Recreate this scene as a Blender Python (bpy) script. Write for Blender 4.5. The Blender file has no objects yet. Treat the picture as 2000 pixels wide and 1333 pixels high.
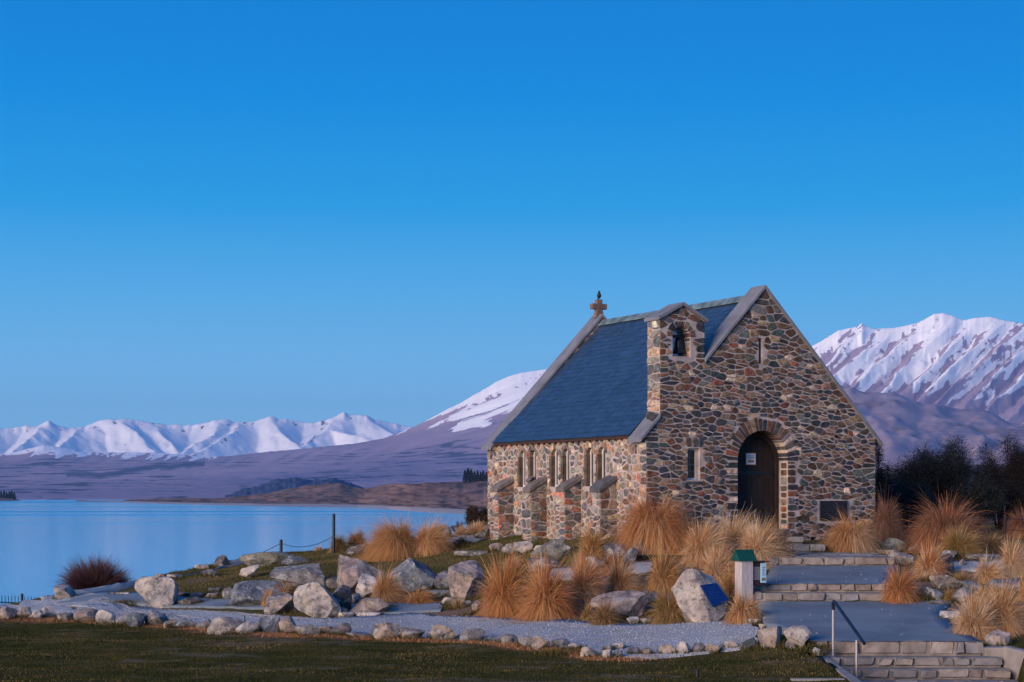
import bpy, bmesh, math, random
import numpy as np
from mathutils import Vector, Matrix

# ------------------------------------------------------------------ camera, sky, sun, exposure
C = bpy.context.scene.collection
SC = bpy.context.scene
F, HOR = 3600.0, 968.0            # focal length and horizon row in photo pixels
cam_d = bpy.data.cameras.new("camera")
cam = bpy.data.objects.new("camera", cam_d)
C.objects.link(cam)
cam.location = (0, 0, 0)
cam.rotation_euler = (math.radians(90), 0, 0)
cam_d.sensor_width = 36.0
cam_d.lens = 36.0 * F / 2000.0
cam_d.shift_y = (HOR - 666.5) / 2000.0
cam_d.clip_start = 0.5
cam_d.clip_end = 200000
SC.camera = cam

SUN_DIR = Vector((-0.66, -0.75, 0.19)).normalized()      # towards the sun
SUN_EL = math.asin(SUN_DIR.z)
world = bpy.data.worlds.new("World")
SC.world = world
world.use_nodes = True
wn, wl = world.node_tree.nodes, world.node_tree.links
wn.clear()
wout = wn.new("ShaderNodeOutputWorld")
sky = wn.new("ShaderNodeTexSky")
sky.sky_type = 'NISHITA'
sky.sun_disc = False
sky.sun_elevation = SUN_EL
sky.sun_rotation = math.atan2(SUN_DIR.x, SUN_DIR.y)
bg1 = wn.new("ShaderNodeBackground"); bg1.inputs[1].default_value = 0.001
wl.new(sky.outputs[0], bg1.inputs[0])
tcw = wn.new("ShaderNodeTexCoord")
sepw = wn.new("ShaderNodeSeparateXYZ")
wl.new(tcw.outputs['Generated'], sepw.inputs[0])
ramp = wn.new("ShaderNodeValToRGB")
wl.new(sepw.outputs[2], ramp.inputs[0])


def lin(r, g, b):
    def c(x):
        x /= 255.0
        return x / 12.92 if x <= 0.04045 else ((x + 0.055) / 1.055) ** 2.4
    return (c(r), c(g), c(b), 1.0)


cr = ramp.color_ramp
sky_stops = [(0.0, (144, 198, 240)), (0.045, (136, 197, 241)), (0.075, (118, 189, 241)), (0.11, (88, 177, 237)),
             (0.155, (34, 158, 231)), (0.21, (0, 140, 223)), (0.27, (0, 126, 214)), (0.6, (14, 108, 192)), (1.0, (26, 94, 174))]
while len(cr.elements) < len(sky_stops):
    cr.elements.new(0.5)
for e, (p, c) in zip(cr.elements, sky_stops):
    e.position = p
    e.color = lin(*c)
bg2 = wn.new("ShaderNodeBackground"); bg2.inputs[1].default_value = 0.93
wl.new(ramp.outputs[0], bg2.inputs[0])
addw = wn.new("ShaderNodeAddShader")
wl.new(bg1.outputs[0], addw.inputs[0]); wl.new(bg2.outputs[0], addw.inputs[1])
wl.new(addw.outputs[0], wout.inputs[0])

sun_d = bpy.data.lights.new("sun", 'SUN')
sun_d.energy = 5.0 
sun_d.angle = math.radians(38)           # the broad glow after sunset
sun_d.color = (1.0, 0.735, 0.56)
sun = bpy.data.objects.new("sun", sun_d)
C.objects.link(sun)
sun.rotation_euler = SUN_DIR.to_track_quat('Z', 'Y').to_euler()

SC.view_settings.view_transform = 'Standard'
SC.view_settings.look = 'None'
SC.view_settings.exposure = 0.12
SC.view_settings.gamma = 1.0
SC.cycles.use_denoising = True
SC.cycles.max_bounces = 6

rng = np.random.default_rng(7)
random.seed(7)

# ------------------------------------------------------------------ helpers


def tag(o, label=None, cat=None, group=None, kind=None):
    if label: o["label"] = label
    if cat: o["category"] = cat
    if group: o["group"] = group
    if kind: o["kind"] = kind
    return o


def link(name, me, m=None, parent=None, color=None):
    o = bpy.data.objects.new(name, me)
    C.objects.link(o)
    if m is not None and not me.materials:
        me.materials.append(m)
    if parent is not None:
        o.parent = parent
    if color is not None:
        o.color = (*color[:3], 1)
    return o


def empty(name, loc=(0, 0, 0), rz=0.0):
    o = bpy.data.objects.new(name, None)
    C.objects.link(o)
    o.location = loc
    o.rotation_euler = (0, 0, rz)
    o.empty_display_size = 0.2
    return o


def np_mesh(name, V, Fc, col=None, smooth=False):
    """V (n,3); Fc (m,k) array; col (n,3|4) point colours."""
    me = bpy.data.meshes.new(name)
    V = np.asarray(V, np.float32); Fc = np.asarray(Fc, np.int32)
    me.vertices.add(len(V)); me.vertices.foreach_set("co", V.ravel())
    m, k = Fc.shape
    me.loops.add(m * k); me.loops.foreach_set("vertex_index", Fc.ravel())
    me.polygons.add(m)
    me.polygons.foreach_set("loop_start", np.arange(0, m * k, k, dtype=np.int32))
    me.polygons.foreach_set("use_smooth", np.full(m, smooth))
    if col is not None:
        a = me.color_attributes.new("Col", 'FLOAT_COLOR', 'POINT')
        c4 = np.ones((len(V), 4), np.float32); c4[:, :col.shape[1]] = col
        a.data.foreach_set("color", c4.ravel())
    me.update(calc_edges=True)
    return me


class MB:
    """collects polygons (any size) and builds one mesh"""
    def __init__(s):
        s.v, s.f, s.c = [], [], []

    def add(s, verts, faces, col=(1, 1, 1)):
        b = len(s.v)
        s.v += [tuple(p) for p in verts]
        s.c += [tuple(col[:3])] * len(verts)
        s.f += [tuple(i + b for i in fc) for fc in faces]

    def box(s, x0, x1, y0, y1, z0, z1, col=(1, 1, 1), M=None):
        P = [(x0, y0, z0), (x1, y0, z0), (x1, y1, z0), (x0, y1, z0), (x0, y0, z1), (x1, y0, z1), (x1, y1, z1), (x0, y1, z1)]
        if M: P = [M @ Vector(p) for p in P]
        s.add(P, [(0, 3, 2, 1), (4, 5, 6, 7), (0, 1, 5, 4), (1, 2, 6, 5), (2, 3, 7, 6), (3, 0, 4, 7)], col)

    def prism(s, poly, e, col=(1, 1, 1)):
        """poly: list of 3d points; extruded by vector e"""
        n = len(poly)
        P = [Vector(p) for p in poly]; Q = [p + Vector(e) for p in P]
        s.add(P + Q, [tuple(range(n))[::-1], tuple(range(n, 2 * n))] + [(i, (i + 1) % n, n + (i + 1) % n, n + i) for i in range(n)], col)

    def tube(s, pts, rad, n=8, col=(1, 1, 1), caps=True):
        pts = [Vector(p) for p in pts]
        if not isinstance(rad, (list, tuple)): rad = [rad] * len(pts)
        rings = []
        for i, p in enumerate(pts):
            d = (pts[min(i + 1, len(pts) - 1)] - pts[max(i - 1, 0)]).normalized()
            a = d.cross(Vector((0, 0, 1)))
            if a.length < 1e-3: a = d.cross(Vector((0, 1, 0)))
            a.normalize(); b = d.cross(a)
            rings.append([p + (a * math.cos(t) + b * math.sin(t)) * rad[i] for t in [2 * math.pi * k / n for k in range(n)]])
        V = [q for r in rings for q in r]
        Fs = []
        for i in range(len(pts) - 1):
            for k in range(n):
                Fs.append((i * n + k, i * n + (k + 1) % n, (i + 1) * n + (k + 1) % n, (i + 1) * n + k))
        if caps:
            Fs += [tuple(range(n))[::-1], tuple(range((len(pts) - 1) * n, len(pts) * n))]
        s.add(V, Fs, col)

    def lathe(s, prof, n=20, c=(0, 0, 0), col=(1, 1, 1)):
        V = [(c[0] + r * math.cos(2 * math.pi * k / n), c[1] + r * math.sin(2 * math.pi * k / n), c[2] + z) for r, z in prof for k in range(n)]
        Fs = [(i * n + k, i * n + (k + 1) % n, (i + 1) * n + (k + 1) % n, (i + 1) * n + k) for i in range(len(prof) - 1) for k in range(n)]
        s.add(V, Fs, col)

    def build(s, name, m, parent=None, smooth=False, bevel=0.0, normals=True):
        me = bpy.data.meshes.new(name)
        me.from_pydata(s.v, [], s.f)
        a = me.color_attributes.new("Col", 'FLOAT_COLOR', 'POINT')
        a.data.foreach_set("color", np.c_[np.array(s.c, np.float32), np.ones(len(s.c), np.float32)].ravel())
        if normals:
            bm = bmesh.new(); bm.from_mesh(me)
            bmesh.ops.recalc_face_normals(bm, faces=bm.faces)
            bm.to_mesh(me); bm.free()
        if smooth:
            me.polygons.foreach_set("use_smooth", np.ones(len(me.polygons), bool))
            me.set_sharp_from_angle(angle=math.radians(40))
        o = link(name, me, m, parent)
        if bevel > 0:
            b = o.modifiers.new("bevel", 'BEVEL'); b.width = bevel; b.segments = 2; b.limit_method = 'ANGLE'
        return o


# ---- value noise in numpy
def _h(ix, iy, iz, seed):
    n = (ix * 374761393 + iy * 668265263 + iz * 2147483647 + seed * 974634777) & 0xFFFFFFFF
    n = ((n ^ (n >> 13)) * 1274126177) & 0xFFFFFFFF
    n = n ^ (n >> 16)
    return (n & 0xFFFFFF) / float(0xFFFFFF)


def vn(x, y, z=None, seed=0):
    x = np.asarray(x, float); y = np.asarray(y, float)
    z = np.zeros_like(x) if z is None else np.asarray(z, float)
    ix, iy, iz = np.floor(x).astype(np.int64), np.floor(y).astype(np.int64), np.floor(z).astype(np.int64)
    fx, fy, fz = x - ix, y - iy, z - iz
    fx, fy, fz = [t * t * (3 - 2 * t) for t in (fx, fy, fz)]
    r = 0
    for a in (0, 1):
        for b in (0, 1):
            for c in (0, 1):
                w = (fx if a else 1 - fx) * (fy if b else 1 - fy) * (fz if c else 1 - fz)
                r = r + w * _h(ix + a, iy + b, iz + c, seed)
    return r * 2 - 1


def fbm(x, y, z=None, seed=0, oct=4, gain=0.5):
    r, a, f = 0, 1.0, 1.0
    for o in range(oct):
        r = r + a * vn(x * f, y * f, None if z is None else z * f, seed + o * 17)
        a *= gain; f *= 2.03
    return r


def ridged(x, y, seed=0, oct=4, gain=0.5):
    r, a, f = 0, 1.0, 1.0
    for o in range(oct):
        r = r + a * (1 - np.abs(vn(x * f, y * f, None, seed + o * 31)) * 2)
        a *= gain; f *= 2.05
    return r


def sstep(a, b, x):
    t = np.clip((x - a) / (b - a), 0, 1)
    return t * t * (3 - 2 * t)


# ------------------------------------------------------------------ materials
def new_mat(name):
    m = bpy.data.materials.new(name)
    m.use_nodes = True
    nt = m.node_tree
    nt.nodes.clear()
    out = nt.nodes.new("ShaderNodeOutputMaterial")
    p = nt.nodes.new("ShaderNodeBsdfPrincipled")
    nt.links.new(p.outputs[0], out.inputs[0])
    return m, nt, p, out


def N(nt, t, **kw):
    n = nt.nodes.new(t)
    for k, v in kw.items():
        if k.startswith("i_"):
            n.inputs[k[2:].replace("_", " ")].default_value = v
        else:
            setattr(n, k, v)
    return n


def noise(nt, scale, detail=4, vec=None, rough=0.55):
    n = N(nt, "ShaderNodeTexNoise")
    n.inputs['Scale'].default_value = scale
    n.inputs['Detail'].default_value = detail
    n.inputs['Roughness'].default_value = rough
    if vec: nt.links.new(vec, n.inputs['Vector'])
    return n


def mapr(nt, src, a, b, c=0.0, d=1.0):
    n = N(nt, "ShaderNodeMapRange")
    n.inputs[1].default_value, n.inputs[2].default_value, n.inputs[3].default_value, n.inputs[4].default_value = a, b, c, d
    nt.links.new(src, n.inputs[0])
    return n.outputs[0]


def mix(nt, fac, a, b, mode='MIX'):
    n = N(nt, "ShaderNodeMix", data_type='RGBA', blend_type=mode)
    if isinstance(fac, (int, float)): n.inputs[0].default_value = fac
    else: nt.links.new(fac, n.inputs[0])
    for sock, v in ((n.inputs[6], a), (n.inputs[7], b)):
        if isinstance(v, tuple): sock.default_value = (*v[:3], 1)
        else: nt.links.new(v, sock)
    return n.outputs[2]


def bump(nt, p, h, strength=0.4, dist=0.02, prev=None):
    b = N(nt, "ShaderNodeBump")
    b.inputs['Strength'].default_value = strength
    b.inputs['Distance'].default_value = dist
    nt.links.new(h, b.inputs['Height'])
    if prev: nt.links.new(prev.outputs[0], b.inputs['Normal'])
    nt.links.new(b.outputs[0], p.inputs['Normal'])
    return b


def obj_vec(nt, geo=False):
    return N(nt, "ShaderNodeTexCoord").outputs['Object'] if not geo else N(nt, "ShaderNodeNewGeometry").outputs['Position']


def attr(nt, name="Col"):
    return N(nt, "ShaderNodeAttribute", attribute_name=name)


def col_mat(name, var=0.35, scale=9.0, rough=0.85, bstr=0.4, bdist=0.015, bscale=25.0, spec=0.3, geo=False):
    """material that takes its colour from the mesh's own colour attribute, with a little mottling"""
    m, nt, p, out = new_mat(name)
    v = obj_vec(nt, geo)
    a = attr(nt)
    n1 = noise(nt, scale, 5, v)
    f = mapr(nt, n1.outputs[0], 0.3, 0.7, 1 - var, 1 + var)
    g = N(nt, "ShaderNodeCombineColor")
    for i in range(3): nt.links.new(f, g.inputs[i])
    nt.links.new(mix(nt, 1.0, a.outputs[0], g.outputs[0], 'MULTIPLY'), p.inputs['Base Color'])
    p.inputs['Roughness'].default_value = rough
    p.inputs['Specular IOR Level'].default_value = spec
    if bstr:
        n2 = noise(nt, bscale, 6, v, 0.65)
        bump(nt, p, n2.outputs[0], bstr, bdist)
    return m


def flat_mat(name, color, rough=0.7, metal=0.0, var=0.15, scale=6.0, bstr=0.15, bdist=0.005, spec=0.4):
    m, nt, p, out = new_mat(name)
    v = obj_vec(nt)
    n1 = noise(nt, scale, 5, v)
    c0 = tuple(c * (1 - var) for c in color); c1 = tuple(min(1, c * (1 + var)) for c in color)
    f = mapr(nt, n1.outputs[0], 0.3, 0.7)
    nt.links.new(mix(nt, f, c0, c1), p.inputs['Base Color'])
    p.inputs['Roughness'].default_value = rough
    p.inputs['Metallic'].default_value = metal
    p.inputs['Specular IOR Level'].default_value = spec
    if bstr: bump(nt, p, noise(nt, scale * 5, 4, v).outputs[0], bstr, bdist)
    return m


M = {}
M['stone'] = col_mat("wall_stone", 0.6, 8.0, 0.85, 0.9, 0.02, 22.0)
M['mortar'] = flat_mat("mortar", (0.37, 0.318, 0.305), 0.95, var=0.38, scale=3.0, bstr=0.5, bdist=0.01)
M['slate'] = col_mat("roof_slate", 0.25, 5.0, 0.42, 0.25, 0.004, 60.0, 0.5)
M['coping'] = flat_mat("coping_concrete", (0.155, 0.165, 0.195), 0.7, var=0.25, scale=2.5, bstr=0.3)
M['copper'] = flat_mat("ridge_copper", (0.105, 0.155, 0.175), 0.6, var=0.6, scale=2.0)
M['darkwood'] = flat_mat("dark_timber", (0.022, 0.013, 0.011), 0.75, var=0.4, scale=5.0)
M['fascia'] = flat_mat("fascia_timber", (0.05, 0.022, 0.018), 0.8, var=0.3)
M['iron'] = flat_mat("black_iron", (0.02, 0.026, 0.034), 0.5, metal=0.4)
M['bronze'] = flat_mat("bell_bronze", (0.035, 0.035, 0.04), 0.4, metal=0.6)
M['plaque'] = flat_mat("plaque_bronze", (0.018, 0.02, 0.026), 0.5, metal=0.3)
M['letter'] = flat_mat("raised_letters", (0.036, 0.04, 0.05), 0.5, metal=0.3)
M['paint'] = flat_mat("window_paint", (0.62, 0.62, 0.62), 0.55, var=0.1)
M['cream'] = flat_mat("cream_plaster", (0.55, 0.49, 0.40), 0.8, var=0.15)
M['lead'] = flat_mat("lead_cames", (0.16, 0.17, 0.19), 0.5)
M['glass'] = flat_mat("dark_glass", (0.006, 0.008, 0.010), 0.08, var=0.0, bstr=0)
M['jambstone'] = flat_mat("jamb_stone", (0.10, 0.075, 0.055), 0.85, var=0.5, scale=5.0, bstr=0.5, bdist=0.01)
M['paper'] = flat_mat("white_paper", (0.7, 0.7, 0.7), 0.7, var=0.03, bstr=0)
M['bluepaper'] = flat_mat("blue_paper", (0.36, 0.62, 0.78), 0.5, var=0.03, bstr=0)
M['greypaper'] = flat_mat("grey_notice", (0.20, 0.18, 0.20), 0.5, var=0.05, bstr=0)
M['ink'] = flat_mat("ink", (0.08, 0.09, 0.13), 0.7, var=0.03, bstr=0)
M['olive'] = flat_mat("olive_print", (0.16, 0.15, 0.11), 0.7, var=0.03, bstr=0)
M['orangewood'] = flat_mat("orange_wood", (0.36, 0.13, 0.05), 0.6)
M['brownboard'] = flat_mat("brown_board", (0.035, 0.016, 0.016), 0.6)
M['whitewood'] = None
M['green'] = flat_mat("green_roof_paint", (0.004, 0.060, 0.042), 0.55, var=0.2)
M['skymetal'] = flat_mat("sky_tint_plaque", (0.006, 0.034, 0.17), 0.4, metal=0.3, var=0.1, bstr=0)  # blue sky reflection put into the metal's base colour
M['steel'] = flat_mat("galvanised_steel", (0.36, 0.35, 0.36), 0.5, metal=0.5)
M['rail'] = flat_mat("dark_rail", (0.02, 0.028, 0.05), 0.28, metal=0.4)
M['rust'] = flat_mat("cross_stone", (0.155, 0.105, 0.09), 0.85, var=0.5, scale=3.0)
M['black'] = flat_mat("black_feathers", (0.008, 0.008, 0.010), 0.6, bstr=0)
M['concrete'] = flat_mat("kerb_concrete", (0.25, 0.23, 0.215), 0.85, var=0.25, scale=3.0, bstr=0.5, bdist=0.01)

# white-washed timber with grain
m, nt, p, out = new_mat("whitewashed_timber")
v = obj_vec(nt)
mp = N(nt, "ShaderNodeMapping"); mp.inputs['Scale'].default_value = (22, 22, 1.5)
nt.links.new(v, mp.inputs[0])
g1 = noise(nt, 1.6, 6, mp.outputs[0], 0.7)
nt.links.new(mix(nt, mapr(nt, g1.outputs[0], 0.35, 0.68), (0.30, 0.27, 0.265), (0.56, 0.535, 0.53)), p.inputs['Base Color'])
p.inputs['Roughness'].default_value = 0.8
bump(nt, p, g1.outputs[0], 0.4, 0.006)
M['whitewood'] = m

# boulders: object colour, lichen, grime, multi scale relief
m, nt, p, out = new_mat("boulder_rock")
v = obj_vec(nt)
oi = N(nt, "ShaderNodeObjectInfo")
addv = N(nt, "ShaderNodeVectorMath", operation='ADD')
rv = N(nt, "ShaderNodeCombineXYZ")
rm = N(nt, "ShaderNodeMath", operation='MULTIPLY'); rm.inputs[1].default_value = 50
nt.links.new(oi.outputs['Random'], rm.inputs[0])
for i in range(3): nt.links.new(rm.outputs[0], rv.inputs[i])
nt.links.new(v, addv.inputs[0]); nt.links.new(rv.outputs[0], addv.inputs[1])
vv = addv.outputs[0]
nA = noise(nt, 2.6, 6, vv, 0.6); nB = noise(nt, 7.0, 8, vv, 0.7); nC = noise(nt, 3.4, 7, vv, 0.72); nD = noise(nt, 40, 4, vv, 0.6)
base = mix(nt, mapr(nt, nA.outputs[0], 0.35, 0.65), (0.45, 0.47, 0.52), (1.75, 1.62, 1.5))
c1 = mix(nt, 1.0, oi.outputs['Color'], base, 'MULTIPLY')
c2 = mix(nt, mapr(nt, nB.outputs[0], 0.50, 0.64, 0, 0.8), c1, (0.05, 0.052, 0.055))          # dark stain
c3 = mix(nt, mapr(nt, nC.outputs[0], 0.545, 0.60, 0, 0.8), c2, (0.43, 0.43, 0.42))            # pale lichen
nE = noise(nt, 2.1, 6, vv, 0.75)
c4 = mix(nt, mapr(nt, nE.outputs[0], 0.60, 0.66, 0, 0.6), c3, (0.34, 0.32, 0.15))             # yellow-green lichen
nt.links.new(c4, p.inputs['Base Color'])
p.inputs['Roughness'].default_value = 0.82
p.inputs['Specular IOR Level'].default_value = 0.35
b1 = bump(nt, p, nB.outputs[0], 1.0, 0.09)
bump(nt, p, nD.outputs[0], 0.4, 0.012, b1)
M['rock'] = m

# step / paving stones
M['pave'] = col_mat("paving_stone", 0.35, 5.0, 0.8, 0.6, 0.015, 18.0)

# tussock blades
m, nt, p, out = new_mat("tussock_blades")
a = attr(nt)
nt.links.new(a.outputs[0], p.inputs['Base Color'])
p.inputs['Roughness'].default_value = 0.7
p.inputs['Specular IOR Level'].default_value = 0.1
tr = N(nt, "ShaderNodeBsdfTranslucent")
nt.links.new(a.outputs[0], tr.inputs[0])
ms = N(nt, "ShaderNodeMixShader"); ms.inputs[0].default_value = 0.25
nt.links.new(p.outputs[0], ms.inputs[1]); nt.links.new(tr.outputs[0], ms.inputs[2])
nt.links.new(ms.outputs[0], out.inputs[0])
M['blade'] = m
M['lawn'] = col_mat("lawn_blades", 0.1, 3, 1.0, 0, 0, 1, spec=0.0)
M['twig'] = col_mat("twig_bark", 0.2, 10, 0.8, 0, 0, 1)

# near ground: attribute r mulch, g bare dirt, b upper grass
m, nt, p, out = new_mat("ground")
v = obj_vec(nt, True)
a = attr(nt)
sep = N(nt, "ShaderNodeSeparateColor"); nt.links.new(a.outputs[0], sep.inputs[0])
mp = N(nt, "ShaderNodeMapping"); mp.inputs['Scale'].default_value = (0.55, 1.0, 1.0)
nt.links.new(v, mp.inputs[0])
n1 = noise(nt, 1.3, 6, mp.outputs[0], 0.65); n2 = noise(nt, 9, 6, v, 0.7); n3 = noise(nt, 0.8, 5, mp.outputs[0], 0.6)
lawn = mix(nt, mapr(nt, n1.outputs[0], 0.38, 0.66), (0.034, 0.040, 0.010), (0.092, 0.072, 0.028))
lawn = mix(nt, mapr(nt, n2.outputs[0], 0.5, 0.75, 0, 0.6), lawn, (0.17, 0.13, 0.075))
lawn = mix(nt, a.outputs['Alpha'], lawn, (0.22, 0.165, 0.12))      # bare patches
upper = mix(nt, mapr(nt, n1.outputs[0], 0.35, 0.65), (0.060, 0.068, 0.022), (0.15, 0.115, 0.05))
upper = mix(nt, mapr(nt, n2.outputs[0], 0.5, 0.72, 0, 0.6), upper, (0.15, 0.10, 0.06))
dirt = mix(nt, mapr(nt, n2.outputs[0], 0.35, 0.65), (0.12, 0.08, 0.06), (0.27, 0.19, 0.15))
mul = mix(nt, mapr(nt, n2.outputs[0], 0.35, 0.65), (0.16, 0.07, 0.035), (0.36, 0.18, 0.10))
cc = mix(nt, sep.outputs[2], lawn, upper)
cc = mix(nt, sep.outputs[1], cc, dirt)
cc = mix(nt, sep.outputs[0], cc, mul)
nt.links.new(cc, p.inputs['Base Color'])
p.inputs['Roughness'].default_value = 0.95
p.inputs['Specular IOR Level'].default_value = 0.0
bump(nt, p, noise(nt, 22, 6, v, 0.7).outputs[0], 0.8, 0.04)
M['ground'] = m

m, nt, p, out = new_mat("gravel_ground")
v = obj_vec(nt, True)
n1 = noise(nt, 28, 3, v, 0.6); n2 = noise(nt, 1.2, 4, v)
vo = N(nt, "ShaderNodeTexVoronoi"); vo.inputs['Scale'].default_value = 26; nt.links.new(v, vo.inputs['Vector'])
c1 = mix(nt, mapr(nt, n1.outputs[0], 0.3, 0.7), (0.21, 0.235, 0.25), (0.52, 0.56, 0.58))
c1 = mix(nt, mapr(nt, n2.outputs[0], 0.4, 0.7, 0, 0.4), c1, (0.22, 0.19, 0.17))
nt.links.new(c1, p.inputs['Base Color']); p.inputs['Roughness'].default_value = 0.9
bump(nt, p, vo.outputs[0], 0.8, 0.03)
M['gravel'] = m

m, nt, p, out = new_mat("asphalt")
v = obj_vec(nt, True)
n1 = noise(nt, 60, 3, v, 0.6); n2 = noise(nt, 0.9, 5, v)
c1 = mix(nt, mapr(nt, n1.outputs[0], 0.3, 0.7), (0.125, 0.16, 0.185), (0.215, 0.265, 0.295))
c1 = mix(nt, mapr(nt, n2.outputs[0], 0.42, 0.62, 0, 0.65), c1, (0.10, 0.125, 0.145))
n4 = noise(nt, 3.5, 6, v, 0.7)
c1 = mix(nt, mapr(nt, n4.outputs[0], 0.55, 0.72, 0, 0.55), c1, (0.23, 0.26, 0.28))
nt.links.new(c1, p.inputs['Base Color']); p.inputs['Roughness'].default_value = 0.75
bump(nt, p, n1.outputs[0], 0.4, 0.008)
M['asphalt'] = m

# lake: still glacial water in long calm and ruffled bands
m, nt, p, out = new_mat("lake_water")
v = obj_vec(nt, True)
mp = N(nt, "ShaderNodeMapping"); mp.inputs['Scale'].default_value = (0.0007, 0.0055, 1.0)
nt.links.new(v, mp.inputs[0])
n1 = noise(nt, 1.0, 4, mp.outputs[0], 0.55)
p.inputs['Base Color'].default_value = (0.03, 0.37, 0.62, 1)
p.inputs['IOR'].default_value = 1.33
sy = N(nt, "ShaderNodeSeparateXYZ"); nt.links.new(v, sy.inputs[0])
bm_ = N(nt, "ShaderNodeMath", operation='MULTIPLY')
nt.links.new(mapr(nt, n1.outputs[0], 0.50, 0.60), bm_.inputs[0]); nt.links.new(mapr(nt, sy.outputs[1], 700, 1300), bm_.inputs[1])
band = bm_.outputs[0]
nt.links.new(mapr(nt, band, 0, 1, 0.135, 0.28), p.inputs['Roughness'])
mp2 = N(nt, "ShaderNodeMapping"); mp2.inputs['Scale'].default_value = (0.02, 0.12, 1.0)
nt.links.new(v, mp2.inputs[0])
bump(nt, p, noise(nt, 1.0, 4, mp2.outputs[0]).outputs[0], 0.06, 0.5)
M['water'] = m


def hill_mat(name, c0, c1, c2, sc, snow=True, dark=None, scrub=None, stretch=(1, 1, 1), snow_col=(0.90, 0.92, 0.94)):
    m, nt, p, out = new_mat(name)
    v = obj_vec(nt, True)
    mp = N(nt, "ShaderNodeMapping"); mp.inputs['Scale'].default_value = stretch
    nt.links.new(v, mp.inputs[0])
    n1 = noise(nt, sc, 7, mp.outputs[0], 0.62); n2 = noise(nt, sc * 4.3, 6, mp.outputs[0], 0.65)
    c = mix(nt, mapr(nt, n1.outputs[0], 0.38, 0.62), c0, c1)
    c = mix(nt, mapr(nt, n2.outputs[0], 0.45, 0.7, 0, 0.7), c, c2)
    a = attr(nt)
    sep = N(nt, "ShaderNodeSeparateColor"); nt.links.new(a.outputs[0], sep.inputs[0])
    if dark:
        c = mix(nt, sep.outputs[1], c, dark)
    if scrub:
        c = mix(nt, mapr(nt, sep.outputs[2], 0, 1, 0, .75), c, scrub)
    if snow:
        n3 = noise(nt, sc * 6.0, 8, v, 0.70)
        ad = N(nt, "ShaderNodeMath", operation='ADD')
        nt.links.new(sep.outputs[0], ad.inputs[0]); nt.links.new(mapr(nt, n3.outputs[0], 0.25, 0.75, -0.16, 0.16), ad.inputs[1])
        c = mix(nt, mapr(nt, ad.outputs[0], 0.46, 0.56), c, snow_col)  # one even snow colour everywhere
    nt.links.new(c, p.inputs['Base Color'])
    p.inputs['Roughness'].default_value = 0.95
    p.inputs['Specular IOR Level'].default_value = 0.05
    return m


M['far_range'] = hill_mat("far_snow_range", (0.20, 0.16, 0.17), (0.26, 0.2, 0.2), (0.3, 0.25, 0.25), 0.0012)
M['range'] = hill_mat("mountain_range", (0.26, 0.22, 0.325), (0.45, 0.345, 0.41), (0.30, 0.25, 0.34), 0.0016, dark=(0.07, 0.09, 0.15), stretch=(0.35, 0.16, 1.0))  # ground colours carry a lilac tint standing in for the dusk light
M['brown_hill'] = hill_mat("brown_hill", (0.36, 0.28, 0.33), (0.45, 0.35, 0.39), (0.48, 0.39, 0.42), 0.006, snow=False, dark=(0.15, 0.12, 0.14), stretch=(0.6, 0.5, 1))  # brown ground tinted lilac, dusk light mixed into its colour
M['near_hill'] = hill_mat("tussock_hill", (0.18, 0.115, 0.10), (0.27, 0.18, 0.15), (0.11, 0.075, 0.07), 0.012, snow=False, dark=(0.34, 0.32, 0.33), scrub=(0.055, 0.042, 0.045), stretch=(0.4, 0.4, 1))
M['pine'] = flat_mat("pine_needles", (0.010, 0.022, 0.040), 0.9, var=0.4, bstr=0)

# ------------------------------------------------------------------ near terrain
TP = []


def cp(px, py, Y):
    TP.append(((px - 1000) * Y / F, Y, -(py - HOR) * Y / F))


for t in [(-15, 30, -3.0), (0, 30, -3.0), (5, 30, -3.02), (-15, 40, -3.0), (-5, 38, -3.0), (0, 35.5, -3.0), (4, 34, -3.0), (-14, 45, -3.0), (-22, 45, -3.02),
          (0, 15, -2.3), (-15, 15, -2.4), (15, 15, -2.3), (0, 0, -1.65), (-20, 0, -1.8), (20, 0, -1.8), (-9, 43.5, -3.0), (-4.5, 39.5, -2.98), (2, 35.2, -3.0),
          (40, 45, -1.8), (40, 60, -1.2), (25, 75, -1.2), (5, 72, -1.3), (40, 30, -2.6), (-32, 30, -3.0), (-40, 45, -3.2), (-60, 20, -2.8), (60, 20, -2.4), (60, 90, -1.4), (-60, 60, -3.4), (0, 100, -2.0),
          (12, 32, -2.85), (10.5, 33.5, -2.8)]:
    TP.append(t)
for c in [(300, 1190, 47), (600, 1212, 42.8), (850, 1203, 43.5), (1000, 1212, 41.5), (1150, 1222, 40), (1400, 1217, 39.5), (700, 1170, 46), (560, 1150, 48.5), (450, 1165, 48),
          (800, 1150, 47.5), (910, 1165, 45.5), (500, 1115, 53), (620, 1115, 51), (700, 1092, 53.5), (850, 1095, 51), (880, 1110, 49), (900, 1070, 53.5), (1010, 1080, 50.5),
          (1085, 1100, 47.5), (1150, 1110, 46), (1250, 1090, 46), (1250, 1110, 45), (1210, 1165, 43), (1100, 1160, 43.5), (1300, 1160, 42.5), (1400, 1140, 43), (1450, 1165, 41.5),
          (1450, 1213, 38.5), (1500, 1100, 46), (1860, 1090, 46), (1960, 1150, 41), (1860, 1180, 39.5), (1930, 1255, 35), (1990, 1230, 35.5), (1900, 1062, 50), (1750, 1085, 47.5),
          (1800, 1040, 58), (2000, 1040, 58), (1790, 1130, 43.5), (130, 1168, 50), (240, 1145, 52), (330, 1125, 55), (440, 1102, 58), (550, 1085, 60), (650, 1078, 59), (720, 1076, 58),
          (780, 1092, 53), (870, 1048, 60), (185, 1180, 47.5), (50, 1192, 48), (0, 1202, 47.5), (1600, 1240, 35), (1700, 1180, 40), (1600, 1107, 44.5), (1600, 1070, 48)]:
    cp(*c)
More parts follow.
